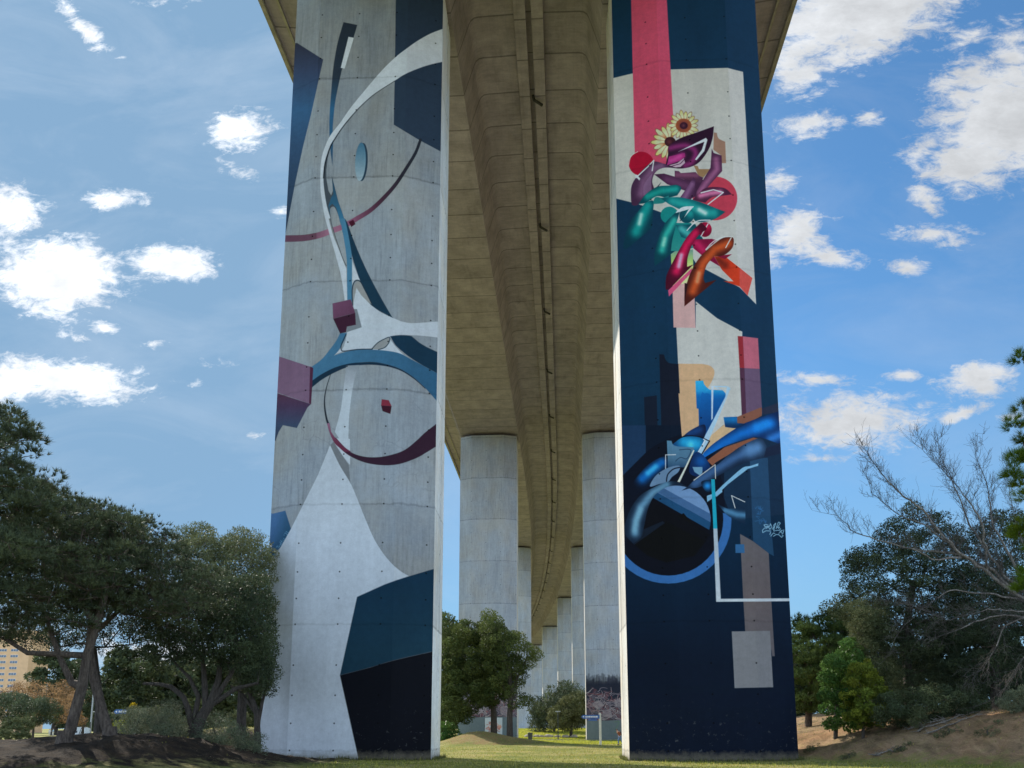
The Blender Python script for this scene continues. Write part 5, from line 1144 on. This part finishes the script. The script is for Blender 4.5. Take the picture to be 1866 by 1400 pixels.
shrub('dark bush low beside the right foot of the white painted pier, far behind', [(802,1350),(806,1322),(822,1320),(834,1338),(826,1350)], 84, 1., 16, 64, L_LAUR, r=.6, per=120, L=.2, Wd=.12)
f = foot(1010, 172)
C = crown([(965,1310),(972,1285),(1000,1262),(1022,1250),(1040,1250),(1056,1262),(1060,1300),(1040,1322),(990,1326),(966,1325)], 172, 5, 70, 65)
tree('pine_tree', 'dark soft-needled tree behind the silvery olive in the far opening', 'tree', f, BARK_P, None, grow([([f, f+Vector((0,0,3))], (.3,.2))], C, 65), [('foliage', leaf_mesh('foliage', C, 1.7, 170, .75, .16, 65, flat=1, up=.5), L_PINE)])
broad('olive_tree', 'silvery olive tree by the lamp post in the far opening between the piers', [(1040,1327),(1042,1318),(1040,1305)], (.3,.2),
      [(1000,1322),(1003,1300),(1022,1280),(1035,1265),(1060,1263),(1072,1280),(1072,1320),(1050,1326),(1015,1327)], 150, 4, 70, 66, L_OLIVE, r=1.2, per=190, L=.42, Wd=.15, hue=.6)

# --- far planting at the left and along the horizon
def proto(name, label, h, w, seed, mat, kind='leaf', trunkh=.3, L=.5, Wd=.22, per=120, n=46):
    R = random.Random(seed); C = []
    while len(C) < n:
        x, y, z = R.uniform(-1, 1), R.uniform(-1, 1), R.uniform(-1, 1)
        if x*x+y*y+z*z < 1 and (x*x+y*y+z*z > .2): C.append((x*w/2, y*w/2, h*(trunkh+(1-trunkh)*(z+1)/2)))
    segs = grow([([(0,0,0), (0,0,h*trunkh)], (h*.035, h*.022))], C, seed, step=1.5, rtip=.02)
    root = empty(name, (0,0,0), label, 'tree')
    obj('trunk', tubes_mesh('trunk', segs, 5), BARK_O, root)
    rad = w*.13*np.random.RandomState(seed).uniform(.7, 1.3, n)
    me = needle_mesh('foliage', C, rad, 14, 9, L, .07, seed) if kind == 'needle' else leaf_mesh('foliage', C, rad, per, L, Wd, seed)
    obj('foliage', me, mat, root); return root
def copy_thing(o, loc, rz, s, label):
    c = o.copy(); COL.objects.link(c); c.location = loc; c.rotation_euler = (0, 0, rz); c.scale = (s, s, s*1.0); c['label'] = label
    for ch in o.children: k = ch.copy(); COL.objects.link(k); k.parent = c
    return c
def place(protos, spots, group):
    used = set()
    for (pi, px, ytop, Y, label) in spots:
        o = protos[pi]; x = ray(px, 1340); x = x[0]/x[1]*Y; z = HZ(x, Y)-.1; h = at(px, ytop, Y).z-z; s = h/PH[pi]
        rz = (px*1.7+Y) % 6.28
        if pi not in used: used.add(pi); o.location = (x, Y, z); o.rotation_euler = (0,0,rz); o.scale = (s,)*3; o['label'] = label; o['group'] = group
        else: copy_thing(o, (x, Y, z), rz, s, label)['group'] = group
PH = {0: 9., 1: 8., 2: 7., 3: 6., 4: 10.}
PR = {0: proto('pine_tree', 'x', 9., 10., 71, L_PINE, 'leaf', .34, .42, .16, 150, 60), 1: proto('bare_tree', 'x', 8., 8., 72, L_BROWN, 'leaf', .2, .3, .08, 90, 60),
      2: proto('oak_tree', 'x', 7., 7.5, 73, L_OAK, 'leaf', .12, .45, .22, 150, 56), 3: proto('shrub', 'x', 6., 8., 74, L_OLIVE, 'leaf', .02, .40, .2, 150, 50), 4: proto('cypress_tree', 'x', 10., 6., 75, L_OAK, 'leaf', .1, .4, .2, 150, 60)}
place(PR, [
 (0, 60, 1272, 150, 'round dark stone pine behind the lamp post at far left'), (0, 12, 1262, 165, 'dark stone pine below the orange tower block, cut by the left edge'),
 (0, 235, 1262, 130, 'dark rounded pine behind the yellow-topped fingerpost'), (0, 268, 1270, 150, 'dark rounded pine right of the fingerpost, partly behind the bent limb'),
 (1, 40, 1238, 230, 'russet leafless tree in front of the orange tower block'), (1, 95, 1236, 240, 'russet tree rising behind the round stone pine'), (1, 150, 1262, 190, 'russet tree between the two pine trunks, behind the camper van'), (1, 128, 1250, 215, 'pale russet tree just left of the forked pine trunk'),
 (4, 178, 1240, 175, 'tall mid-green tree filling the gap beside the second pine trunk'), (4, 215, 1232, 185, 'tall green tree above the fingerpost'), (4, 100, 1180, 260, 'tall sunlit green tree behind the forked pine, right of the tower block'), (4, 140, 1196, 280, 'tall pale green tree between the crossing pines in the distance'),
 (3, 28, 1308, 120, 'silvery round bush by the leftmost lamp post'), (3, 10, 1330, 112, 'low yellow-green bush at the far left edge'), (3, 45, 1334, 118, 'low green bush left of the second lamp post'),
 (3, 330, 1300, 150, 'sunlit olive bush under the bent limb of the oak'), (3, 300, 1292, 170, 'olive bush below the white apartment block'), (3, 400, 1296, 120, 'sunlit bush behind the stems of the oak'),
 (2, 420, 1270, 130, 'round oak far behind the stems beside the painted pier'), (2, 360, 1282, 210, 'small round oak far behind the bent limb'), (2, 455, 1262, 100, 'oak behind the two-stemmed tree by the painted pier'), (4, 380, 1230, 150, 'tall dense oak behind the many-stemmed evergreen'), (4, 440, 1200, 120, 'tall dense oak behind the two-stemmed tree'),
 (2, 1520, 1230, 80, 'dark oak behind the green pine on the right bank'), (2, 1620, 1190, 75, 'dark oak behind the silvery tree on the bank'), (2, 1780, 1130, 68, 'dark oak filling behind the bare twigs'), (4, 1700, 1120, 72, 'dense tall oak filling behind the largest dark tree'), (4, 1870, 1080, 66, 'dense tall oak behind the right-hand dark tree'), (2, 1590, 1240, 66, 'dark oak behind the yellow-green tree'), (2, 1860, 1180, 60, 'dark oak low behind the shrub at the right edge'), (2, 1740, 1200, 60, 'dark oak low behind the twiggy bush'),
  (4, 232, 1168, 72, 'dense dark tree filling the gap between the pines and the many-stemmed oak'), (2, 292, 1205, 80, 'dark oak low behind the bent limb'), (2, 345, 1190, 88, 'dark oak behind the stems of the many-stemmed oak'), (3, 262, 1290, 60, 'dark bush right behind the grey shrub and fingerpost'), (3, 430, 1300, 58, 'dark bush behind the two-stemmed tree by the white pier'),
 (2, 1480, 1190, 95, 'dark oak far behind the green pine at the right foot of the navy pier'), (4, 1550, 1160, 104, 'tall dense oak far behind the laurel on the right bank'), (2, 1430, 1200, 110, 'dark oak far back, mostly hidden by the navy painted pier'),
 (2, 985, 1312, 330, 'small distant round tree left in the far opening'), (2, 1015, 1308, 380, 'small distant round tree in the far opening behind the lamp'), (2, 965, 1316, 300, 'small distant tree beside the right edge of the grey pier'),
 (2, 820, 1290, 240, 'distant tree in the gap right of the white painted pier'), (2, 790, 1295, 250, 'distant tree nearly hidden behind the white painted pier'),
 ], 'background trees around the park')
# far wooded skyline, a continuous mass
rr = np.random.RandomState(9); C = []
for k in range(420):
    x = rr.uniform(-1100, 1100); y = 900+rr.uniform(-60, 60); C.append((x, y, rr.uniform(0, 11)))
o = obj('far_woods', leaf_mesh('far_woods', C, 9, 60, 4, 2.5, 9, flat=.7), L_OAK); props(o, 'continuous far dark tree line along the horizon', 'woods', kind='stuff')

# --- grass blades, fallen leaves
R = np.random.RandomState(4); N = 90000
X_ = R.uniform(-34, 38, N); Y_ = 31+60*R.rand(N)**1.8
keep = ~((np.abs(X_+13.2) < 5.6) & (Y_ > 47) & (Y_ < 54.5)) & ~((np.abs(X_-8.6) < 5.3) & (Y_ > 47) & (Y_ < 54.5)); X_, Y_ = X_[keep], Y_[keep]; N = len(X_)
shade_l = (X_ < -11.5) & (Y_ < 48) & (R.rand(N) < .995); bankm = ((X_-14.6)*.9+(Y_-46)*.5 > .8) & (X_ > 10) & (R.rand(N) < .85)
keep = ~(shade_l | bankm); X_, Y_ = X_[keep], Y_[keep]; N = len(X_)
Zg = H(X_, Y_); hgt = R.uniform(.03, .10, N)*(1+.8*(R.rand(N) < .08)); a = R.uniform(0, 6.28, N); wd = R.uniform(.012, .03, N)
b0 = np.stack([X_+np.cos(a)*wd, Y_+np.sin(a)*wd, Zg-.01], 1); b1 = np.stack([X_-np.cos(a)*wd, Y_-np.sin(a)*wd, Zg-.01], 1); tp = np.stack([X_+R.normal(0, .03, N), Y_+R.normal(0, .03, N), Zg+hgt], 1)
V = np.stack([b0, b1, tp], 1).reshape(-1, 3); T = np.repeat(np.stack([R.rand(N), R.rand(N)], 1), 3, 0)
o = obj('grass', npmesh('grass', V, np.arange(N*3).reshape(N, 3), tint=T), leafmat('grass_blades', (.20, .24, .04), .4, .45, c2=(.44, .38, .10))); props(o, 'short park lawn around the feet of the painted piers', 'grass', kind='stuff')
N = 90000; X_ = R.uniform(-18, 24, N); Y_ = 88+122*R.rand(N)
keep = (np.abs(Y_-116) > 2.2) & ~((np.abs(X_+13) < 5.4) & (Y_ > 134) & (Y_ < 142)) & ~((np.abs(X_-8.6) < 5.4) & (Y_ > 134) & (Y_ < 142)); X_, Y_ = X_[keep], Y_[keep]; N = len(X_)
Zg = H(X_, Y_); hgt = R.uniform(.06, .16, N); a = R.uniform(0, 6.28, N); wd = R.uniform(.03, .07, N)*(Y_/100)**1.4
b0 = np.stack([X_+np.cos(a)*wd, Y_+np.sin(a)*wd, Zg-.01], 1); b1 = np.stack([X_-np.cos(a)*wd, Y_-np.sin(a)*wd, Zg-.01], 1); tp = np.stack([X_+R.normal(0, .05, N), Y_+R.normal(0, .05, N), Zg+hgt], 1)
V = np.stack([b0, b1, tp], 1).reshape(-1, 3); T = np.repeat(np.stack([R.rand(N), R.rand(N)], 1), 3, 0)
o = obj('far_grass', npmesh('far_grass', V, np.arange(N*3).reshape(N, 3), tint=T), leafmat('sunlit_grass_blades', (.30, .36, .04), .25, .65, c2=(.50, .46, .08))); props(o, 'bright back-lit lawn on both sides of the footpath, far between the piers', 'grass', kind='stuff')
wp = []
for cx_, hw_ in ((-13.2, 5.3), (8.62, 5.0)):
    for k in range(2600):
        t_ = R.rand()*4; e_ = R.uniform(-.02, .28)*R.rand(); sx_ = -1 if t_ < 1 else 1
        if t_ < 2: wp.append((cx_+sx_*(hw_+e_), R.uniform(47.6, 52.5)))
        else: u_ = R.uniform(-1, 1)*hw_; wp.append((cx_+u_, 46.9-e_+max(0, abs(u_)-hw_+2.1)/2.1*.95))
wp = np.array(wp); N = len(wp); Zg = H(wp[:, 0], wp[:, 1]); hgt = R.uniform(.08, .34, N)*R.rand(N)**.5; a = R.uniform(0, 6.28, N); wd = R.uniform(.008, .022, N)
b0 = np.stack([wp[:, 0]+np.cos(a)*wd, wp[:, 1]+np.sin(a)*wd, Zg-.02], 1); b1 = np.stack([wp[:, 0]-np.cos(a)*wd, wp[:, 1]-np.sin(a)*wd, Zg-.02], 1); tp = np.stack([wp[:, 0]+R.normal(0, .06, N), wp[:, 1]+R.normal(0, .06, N), Zg+hgt], 1)
V = np.stack([b0, b1, tp], 1).reshape(-1, 3); T = np.repeat(np.stack([R.rand(N), R.rand(N)], 1), 3, 0)
o = obj('weeds', npmesh('weeds', V, np.arange(N*3).reshape(N, 3), tint=T), leafmat('weed_blades', (.08, .12, .03), .4, .4, c2=(.26, .23, .09))); props(o, 'fringe of taller weeds along the feet of the painted piers', 'weeds', kind='stuff')
N = 14000; X_ = R.uniform(-30, 30, N); Y_ = R.uniform(31, 62, N); m = (X_ < -12) | (X_ > 12); X_, Y_ = X_[m], Y_[m]; N = len(X_)
C = np.stack([X_, Y_, H(X_, Y_)+.02], 1); d = rvec(R, N); d[:, 2] *= .3; s = np.cross(d, [0, 0, 1.]); q = R.uniform(.02, .06, (N, 1))
V = np.stack([C-d*q, C+s*q*.6, C+d*q, C-s*q*.6], 1).reshape(-1, 3)
o = obj('leaf_litter', npmesh('leaf_litter', V, np.arange(N*4).reshape(N, 4), tint=np.repeat(np.stack([R.rand(N), R.rand(N)], 1), 4, 0)), leafmat('dead_leaves', (.25, .18, .10), .5, .2, c2=(.42, .34, .22))); props(o, 'scattered dry leaves and twigs on the mound and bank', 'leaf litter', kind='stuff')
# ------------------------------------------------------------------ buildings, street furniture, vehicle, people
def gpt(px, Y, dz=0): r = ray(px, 1340); x = r[0]/r[1]*Y; return Vector((x, Y, HZ(x, Y)+dz))
M_GLASS = plain('window_glass', (.10, .14, .20), .15, nscale=.5); M_FRAME = plain('window_frame', (.70, .70, .72), .5)
def building(px0, px1, ytop, Y, label, col, nx, nz, ww, wh, side='right', zb0=2.5, dz=3.0, x_in=1.2, depth=16, roofc=(.45,.42,.4)):
    g = gpt((px0+px1)/2, Y); x0, x1 = at(px0, 1300, Y).x, at(px1, 1300, Y).x; z1 = at(px0, ytop, Y).z
    root = empty('apartment_building', (0.5*(x0+x1), Y, g.z), label, 'building'); w = x1-x0; h = z1-g.z
    wm = plain('wall_render', col, .85, nscale=.4, amt=.08)
    MB().box((0, depth/2, h/2-1), (w, depth, h+2), bev=.1).build('wall', wm, root)
    MB().box((0, depth/2, h+.3), (w+.5, depth+.5, .55), bev=.08).build('roof', plain('roof_edge', roofc, .8), root)
    k = 0
    for i in range(nx):
        for j in range(nz):
            z = zb0+j*dz
            if z+wh > h: continue
            x = w/2-x_in-ww/2-i*(ww+2.2); 
            if x < -w/2+.5+ww/2: continue
            fo = MB().box((x, -.04, z+wh/2), (ww, .14, wh), bev=.02).build('window', M_FRAME, root)
            p = MB()
            for q in (-1, 0, 1): p.box((x+q*ww/3, -.13, z+wh/2), (ww/3-.18, .05, wh-.22))
            p.build('pane', M_GLASS, fo)
    return root
building(-70, 42, 1150, 380, 'tall orange rendered tower block with rows of white-framed windows at far left', (.74, .46, .26), 2, 14, 3.9, 1.25, zb0=1.6, dz=2.98, x_in=5.6)
building(284, 324, 1254, 330, 'white apartment block seen under the bent limb of the dark oak', (.72, .68, .64), 3, 6, 1.5, 1.3)

def lamp(px, Y, h, label, mat=M_GALV):
    g = gpt(px, Y); root = empty('street_lamp', g, label, 'street lamp', 'lamp posts in the park')
    MB().tube([(0,0,-.1),(0,0,.9)], .085, 10).tube([(0,0,.9),(0,0,h)], [.06,.045], 10).build('pole', mat, root, True)
    MB().box((0,0,.02), (.30,.30,.06), bev=.015).build('base_plate', mat, root)
    MB().box((0.0,0,h+.05), (.78,.34,.10), bev=.03).build('lamp_head', plain('lamp_head_grey', (.45,.46,.47), .4), root)
    MB().box((.05,0,h-.015), (.5,.22,.03)).build('lamp_glass', plain('lamp_lens', (.7,.7,.68), .2), root); return root
M_DARKP = plain('dark_pole_paint', (.06,.065,.06), .5)
lamp(1017, 119, 4.1, 'slim dark lamp post beside the footpath in front of the silvery olive', M_DARKP)
lamp(4, 190, 4.4, 'leftmost lamp post with a flat head, at the frame edge'); lamp(50, 200, 4.0, 'lamp post with a flat head in front of the round stone pine')
lamp(170, 118, 4.2, 'lamp post just right of the thick pole by the camper van'); lamp(306, 150, 4.3, 'lamp post under the bent limb, before the olive bushes'); lamp(326, 175, 3.6, 'lower lamp post right of the one under the bent limb')
g = gpt(164, 112); root = empty('utility_pole', g, 'tall thick grey pole in front of the camper van', 'pole')
MB().tube([(0,0,-.1),(0,0,9.5)], [.15,.10], 10).build('pole', M_GALV, root, True); MB().tube([(0,0,9.5),(0,0,9.7)], [.12,.02], 10).build('cap', M_DARKP, root)
MB().box((0,-.14,2.2), (.16,.05,.9), bev=.01).build('access_door', M_DARKP, root)
g = gpt(190, 260); root = empty('mast', g, 'distant white mast standing right of the second pine trunk', 'mast')
MB().tube([(0,0,0),(0,0,15)], [.9,.75], 12).build('shaft', plain('white_mast_paint', (.8,.8,.8), .5), root, True); MB().tube([(0,0,15),(0,0,15.6)], [1.0,1.0], 12).build('collar', M_GALV, root)

M_BLUE = plain('sign_blue', (.02, .11, .36), .4); M_POST = plain('sign_post_cream', (.62,.60,.52), .6)
def finger(px, Y, h, label, yellow=False, rz=0):
    g = gpt(px, Y); root = empty('fingerpost', g, label, 'signpost', 'blue fingerposts in the park')
    MB().box((0,0,h/2-.1), (.24,.16,h+.2), bev=.02).build('post', M_POST, root)
    ar = MB(); L = 1.75; ar.prism([(-.05,h-.55),(-L,h-.55),(-L-.18,h-.36),(-L,h-.17),(-.05,h-.17)], -.13, -.09)
    a = ar.build('sign_arm', M_BLUE, root)
    lt = MB(); x = -L+.02
    lt.prism([(x-.06,h-.36),(x+.10,h-.26),(x+.10,h-.46)], -.15, -.131)       # white arrow head
    wd = [.10,.06,.10,.09,.05,.10,.08,.10,.07,.10,.06]; x += .24
    for i, q in enumerate(wd): lt.prism([(x,h-.43),(x+q,h-.43),(x+q,h-.29+(.03 if i % 3 == 0 else 0)),(x,h-.29)], -.15, -.131); x += q+.035
    lt.build('lettering', plain('sign_white', (.8,.8,.8), .4), a)
    MB().box((-.75,-.11,h-.68), (.9,.04,.14)).build('small_plate', M_BLUE if not yellow else M_GALV, root)
    MB().tube([(0,0,h),(0,0,h+.05)], [.10,.07], 8).build('cap', M_GALV, root)
    return root
finger(1094, 83, 3.25, 'cream post with a blue arrow board pointing left in front of the graffiti pier')
finger(245.5, 66, 3.3, 'cream post with a blue arrow board rising from the grey shrub, topped by yellow leaves', True)
C = [at(241,1288,65.6), at(246,1290,65.7), at(247.5,1294,65.8), at(243,1285,65.6)]
root = empty('yellow_spray', at(244,1292,65.7), 'tuft of yellow autumn leaves over the top of the left fingerpost', 'leaf spray')
o = obj('foliage', leaf_mesh('foliage', C, .28, 60, .16, .12, 3), L_YEL, root); o.matrix_parent_inverse = Matrix.Translation(-root.location)
o = obj('stem', tubes_mesh('stem', [(at(246,1300,65.75), at(244,1288,65.7), .03, .015), (at(262,1330,66.2), at(246,1300,65.75), .05, .03)], 5), BARK_O, root); o.matrix_parent_inverse = Matrix.Translation(-root.location)
shrub('small red-leaved shrub between the second pine trunk and the left fingerpost', [(198,1330),(197,1316),(204,1312),(213,1314),(213,1328)], 75, .8, 16, 81, L_RED, r=.25, per=60)

# litter bin
g = gpt(966, 111); root = empty('litter_bin', g, 'small dark litter bin beside the footpath', 'litter bin'); mb = MB()
mb.tube([(0,0,.05),(0,0,.95)], [.26,.34], 14); mb.build('body', M_DARKP, root, True); MB().tube([(0,0,.95),(0,0,1.02),(0,0,1.06)], [.38,.38,.33], 14).build('rim', M_DARKP, root, True); MB().tube([(0,0,-.1),(0,0,.06)], .12, 8).build('foot', M_GALV, root)
# rocks along the rise
ROCK = plain('rock', (.34,.31,.27), .9, nscale=3, amt=.3)
for i, (px, s_, lab) in enumerate([(963,.55,'leftmost dark boulder beside the third grey pier'),(978,.5,'grey boulder second from the left in the row on the rise'),(986,.45,'pale boulder in the row, nearer the olive tree'),(1000,.6,'boulder just left of the silvery olive'),(1016,.45,'boulder behind the lamp post foot'),(1030,.5,'boulder under the silvery olive'),(1046,.5,'boulder at the right end of the row, by the graffiti pier')]):
    g = gpt(px, 149); R_ = random.Random(i); bm = bmesh.new(); bmesh.ops.create_icosphere(bm, subdivisions=2, radius=1)
    for v in bm.verts: v.co *= R_.uniform(.78, 1.12); v.co.x *= s_*1.5; v.co.y *= s_; v.co.z *= s_*.8
    me = bpy.data.meshes.new('boulder'); bm.to_mesh(me); bm.free(); o = obj('boulder', me, ROCK); o.location = g+Vector((0,0,s_*.25)); props(o, lab, 'boulder', 'boulders along the grassy rise')
# cut branches on the bank
R_ = random.Random(8); n = 0
for k, (x0, y0, x1, y1, lab) in enumerate([(1672,1332,1775,1298,'long fallen branch lying on the bank, uppermost'),(1690,1336,1790,1302,'fallen branch lying across the middle of the bank'),(1655,1330,1742,1306,'shorter fallen branch at the left of the pile on the bank'),(1590,1378,1640,1366,'short dead branch on the grass at the foot of the bank')]):
    segs = []
    for Yk in (46.5,):
        P_ = []
        for q in range(9):
            t = q/8; px, py = x0+(x1-x0)*t, y0+(y1-y0)*t
            best = min(np.arange(34, 60, .25), key=lambda Y: abs(at(px, py, Y).z-HZ(at(px, py, Y).x, Y)-.08)); v = at(px, py, float(best)); v.z = HZ(v.x, v.y)+.06+R_.uniform(0, .12); P_.append(v)
        for q in range(8):
            segs.append((P_[q], P_[q+1], .05-.004*q, .046-.004*q))
            for _ in range(3): d = Vector((R_.uniform(-1,1), R_.uniform(-1,1), R_.uniform(-.1,.5)))*.5; segs.append((P_[q], P_[q]+d, .018, .008))
    o = obj('fallen_branch', tubes_mesh('fallen_branch', [(a_-P_[0], b_-P_[0], r0, r1) for a_, b_, r0, r1 in segs], 5), BARK_G); o.location = P_[0]; props(o, lab, 'fallen branch', 'dead branches on the bank')

# camper van
def camper():
    Y = 250; g = gpt(143, Y); root = empty('camper_van', g, 'white camper van with an over-cab bulge and dark stripes parked beyond the mound', 'camper van'); root.location.z = at(143, 1342, Y).z; W_ = plain('camper_white', (.80,.82,.85), .35, nscale=1, amt=.04); D_ = plain('camper_dark', (.03,.04,.05), .25)
    b = MB(); b.prism([(-1.6,.45),(-2.0,1.25),(-1.75,1.5),(-2.75,1.75),(-2.9,2.05),(-1.6,2.75),(-.9,2.95),(3.0,2.95),(3.05,.45)], -1.1, 1.1); b.build('body', W_, root)
    c = MB(); c.prism([(-3.0,.42),(-3.0,.95),(-2.2,1.12),(-2.0,1.25),(-1.6,.45),(-1.6,.42)], -.98, .98); c.build('bonnet', W_, root)
    MB().prism([(-2.15,1.15),(-1.85,1.55),(-1.25,1.55),(-1.25,1.15)], -1.13, -1.105).build('cab_window', D_, root)
    MB().prism([(-2.62,1.78),(-2.02,1.16),(-1.95,1.25),(-2.4,1.80)], -.9, .9).build('windscreen', D_, root)
    for x, z, w_, h_ in ((-.5,2.35,1.1,.35),(-.55,1.45,1.5,.75),(-1.5,1.1,.35,1.0)): MB().box((x,-1.125,z), (w_,.04,h_), bev=.01).build('window', D_, root)
    for x in (.7, 1.15): MB().prism([(x,.6),(x+.2,.6),(x+1.0,2.85),(x+.8,2.85)], -1.13, -1.104).build('stripe', D_, root)
    for x in (-2.2, 2.0):
        for s_ in (-1, 1):
            w = MB().tube([(x, s_*.80, .36),(x, s_*1.04, .36)], .36, 18).build('wheel', D_, root, True); MB().tube([(x, s_*1.04, .36),(x, s_*1.07, .36)], .2, 12).build('rim', M_GALV, w)
    MB().box((-3.03,0,.55), (.12,1.8,.25), bev=.03).build('bumper', D_, root); MB().box((-2.98,-.75,.8), (.08,.3,.16), bev=.02).build('headlight', M_FRAME, root)
camper()

# people
def skinned(name, verts, edges, radii, mat, parent, root_i=0, sub=2):
    me = bpy.data.meshes.new(name); me.from_pydata(verts, edges, []); o = obj(name, me, mat, parent)
    sk = o.modifiers.new('skin', 'SKIN'); sk.use_smooth_shade = True
    for i, r in enumerate(radii): me.skin_vertices[0].data[i].radius = (r, r) if not hasattr(r, '__len__') else r
    me.skin_vertices[0].data[root_i].use_root = True
    s = o.modifiers.new('sub', 'SUBSURF'); s.levels = s.render_levels = sub; return o
def person(px, Y, label, top, bottom, rz=0, bend_=0., pack=None, hairc=(.05,.03,.02), h=1.7, stride=.16):
    g = gpt(px, Y); root = empty('person', g, label, 'person'); root.rotation_euler = (0,0,rz); k = h/1.72
    skin_ = plain('skin', (.50,.30,.21), .6); f = bend_
    hp = Vector((0,0,.93)); 
    def sp(t, x=0, y=0): return (x, -math.sin(f)*t+y, .93+math.cos(f)*t)     # along the spine, leaning forward (-y)
    V = [hp, sp(.20), sp(.42), sp(.53), sp(.60), sp(.68), sp(.78),                      # pelvis..head
         sp(.50,-.19), sp(.24,-.25,.02), sp(.04,-.22,-.12), sp(-.02,-.21,-.17), sp(.50,.19), sp(.24,.25,.02), sp(.04,.22,-.12), sp(-.02,.21,-.17),
         (-.10,0,.88), (-.11,-stride-.04,.50), (-.11,-stride,.09), (-.11,-stride-.14,.04), (.10,0,.88), (.11,stride*.6-.06,.50), (.11,stride+.04,.10), (.11,stride-.10,.04)]
    E = [(0,1),(1,2),(2,3),(3,4),(4,5),(5,6),(3,7),(7,8),(8,9),(9,10),(3,11),(11,12),(12,13),(13,14),(0,15),(15,16),(16,17),(17,18),(0,19),(19,20),(20,21),(21,22)]
    Rr = [(.14,.11),(.13,.10),(.16,.115),(.12,.10),(.055,.055),(.085,.09),(.075,.085),(.055,.055),(.043,.043),(.03,.03),(.036,.02),(.055,.055),(.043,.043),(.03,.03),(.036,.02),(.09,.09),(.06,.06),(.042,.042),(.035,.03),(.09,.09),(.06,.06),(.042,.042),(.035,.03)]
    sc = lambda L: [tuple(Vector(v)*k) for v in L]
    skinned('body', sc(V), E, [(a*k, b*k) for a, b in Rr], skin_, root)
    skinned('jacket', sc([sp(-.02), sp(.20), sp(.42), sp(.54), sp(.50,-.19), sp(.24,-.25,.02), sp(.07,-.22,-.10), sp(.50,.19), sp(.24,.25,.02), sp(.07,.22,-.10)]), [(0,1),(1,2),(2,3),(3,4),(4,5),(5,6),(3,7),(7,8),(8,9)],
            [.165*k,.155*k,.18*k,.12*k,.075*k,.062*k,.048*k,.075*k,.062*k,.048*k], plain('cloth_top', top, .8), root)
    skinned('trousers', sc([hp, (-.10,0,.87), (-.11,-stride-.04,.50), (-.11,-stride,.12), (.10,0,.87), (.11,stride*.6-.06,.50), (.11,stride+.04,.13)]), [(0,1),(1,2),(2,3),(0,4),(4,5),(5,6)],
            [.16*k,.11*k,.078*k,.062*k,.11*k,.078*k,.062*k], plain('cloth_trousers', bottom, .85), root)
    skinned('hair', sc([sp(.70,0,.035), sp(.80,0,.03), sp(.84,0,0)]), [(0,1),(1,2)], [.075*k,.095*k,.07*k], plain('hair', hairc, .7), root)
    fm = MB(); c = Vector(sp(.72))*k
    fm.box((c.x, c.y-.10*k, c.z), (.022*k,.035*k,.045*k), bev=.004); fm.build('nose', skin_, root)
    e = MB(); 
    for s_ in (-1, 1): e.box((c.x+s_*.032*k, c.y-.088*k, c.z+.02*k), (.02*k,.01*k,.01*k))
    e.build('eyes', M_DARKP, root)
    mth = MB().box((c.x, c.y-.088*k, c.z-.045*k), (.045*k,.01*k,.009*k)); mth.build('mouth', plain('lips', (.4,.15,.13), .5), root)
    for s_ in (-1, 1):                                                            # fingers and thumb on each hand
        hb = Vector(sp(-.04, s_*.21, -.18))*k; hm = MB()
        for q, ln in enumerate((.065,.075,.07,.055)):
            x = hb.x+(q-1.5)*.018*k; hm.tube([(x, hb.y, hb.z), (x, hb.y-.02*k, hb.z-ln*.6*k), (x, hb.y-.045*k, hb.z-ln*k)], [.009*k,.008*k,.007*k], 6)
        hm.tube([(hb.x-s_*.03*k, hb.y-.01, hb.z+.03*k), (hb.x-s_*.052*k, hb.y-.03*k, hb.z-.01*k)], [.011*k,.008*k], 6); hm.build('fingers', skin_, root)
    if pack:
        b = MB(); c = Vector(sp(.33, 0, .20))*k; b.box(tuple(c), (.30*k,.17*k,.42*k), bev=.05*k); o = b.build('backpack', plain('pack_cloth', pack, .8), root, True)
    for s_, yy in ((-1, -stride), (1, stride+.02)): MB().box((s_*.11*k, (yy-.06)*k, .04*k), (.09*k,.26*k,.09*k), bev=.02).build('shoe', M_DARKP, root)
    return root
person(1130.5, 86, 'stooping person in a reddish jacket and blue jeans beside the navy mural pier', (.30,.10,.06), (.12,.22,.42), rz=math.radians(-70), bend_=.55, pack=(.02,.02,.025), h=1.74)
person(90, 185, 'person in a white top and pale trousers standing under the round stone pine', (.75,.75,.75), (.6,.6,.62), rz=.4, h=1.7, stride=.05)
person(96.5, 187, 'person in a pale blue top beside the white-topped figure under the stone pine', (.45,.6,.75), (.7,.7,.7), rz=-.8, h=1.75, stride=.08)
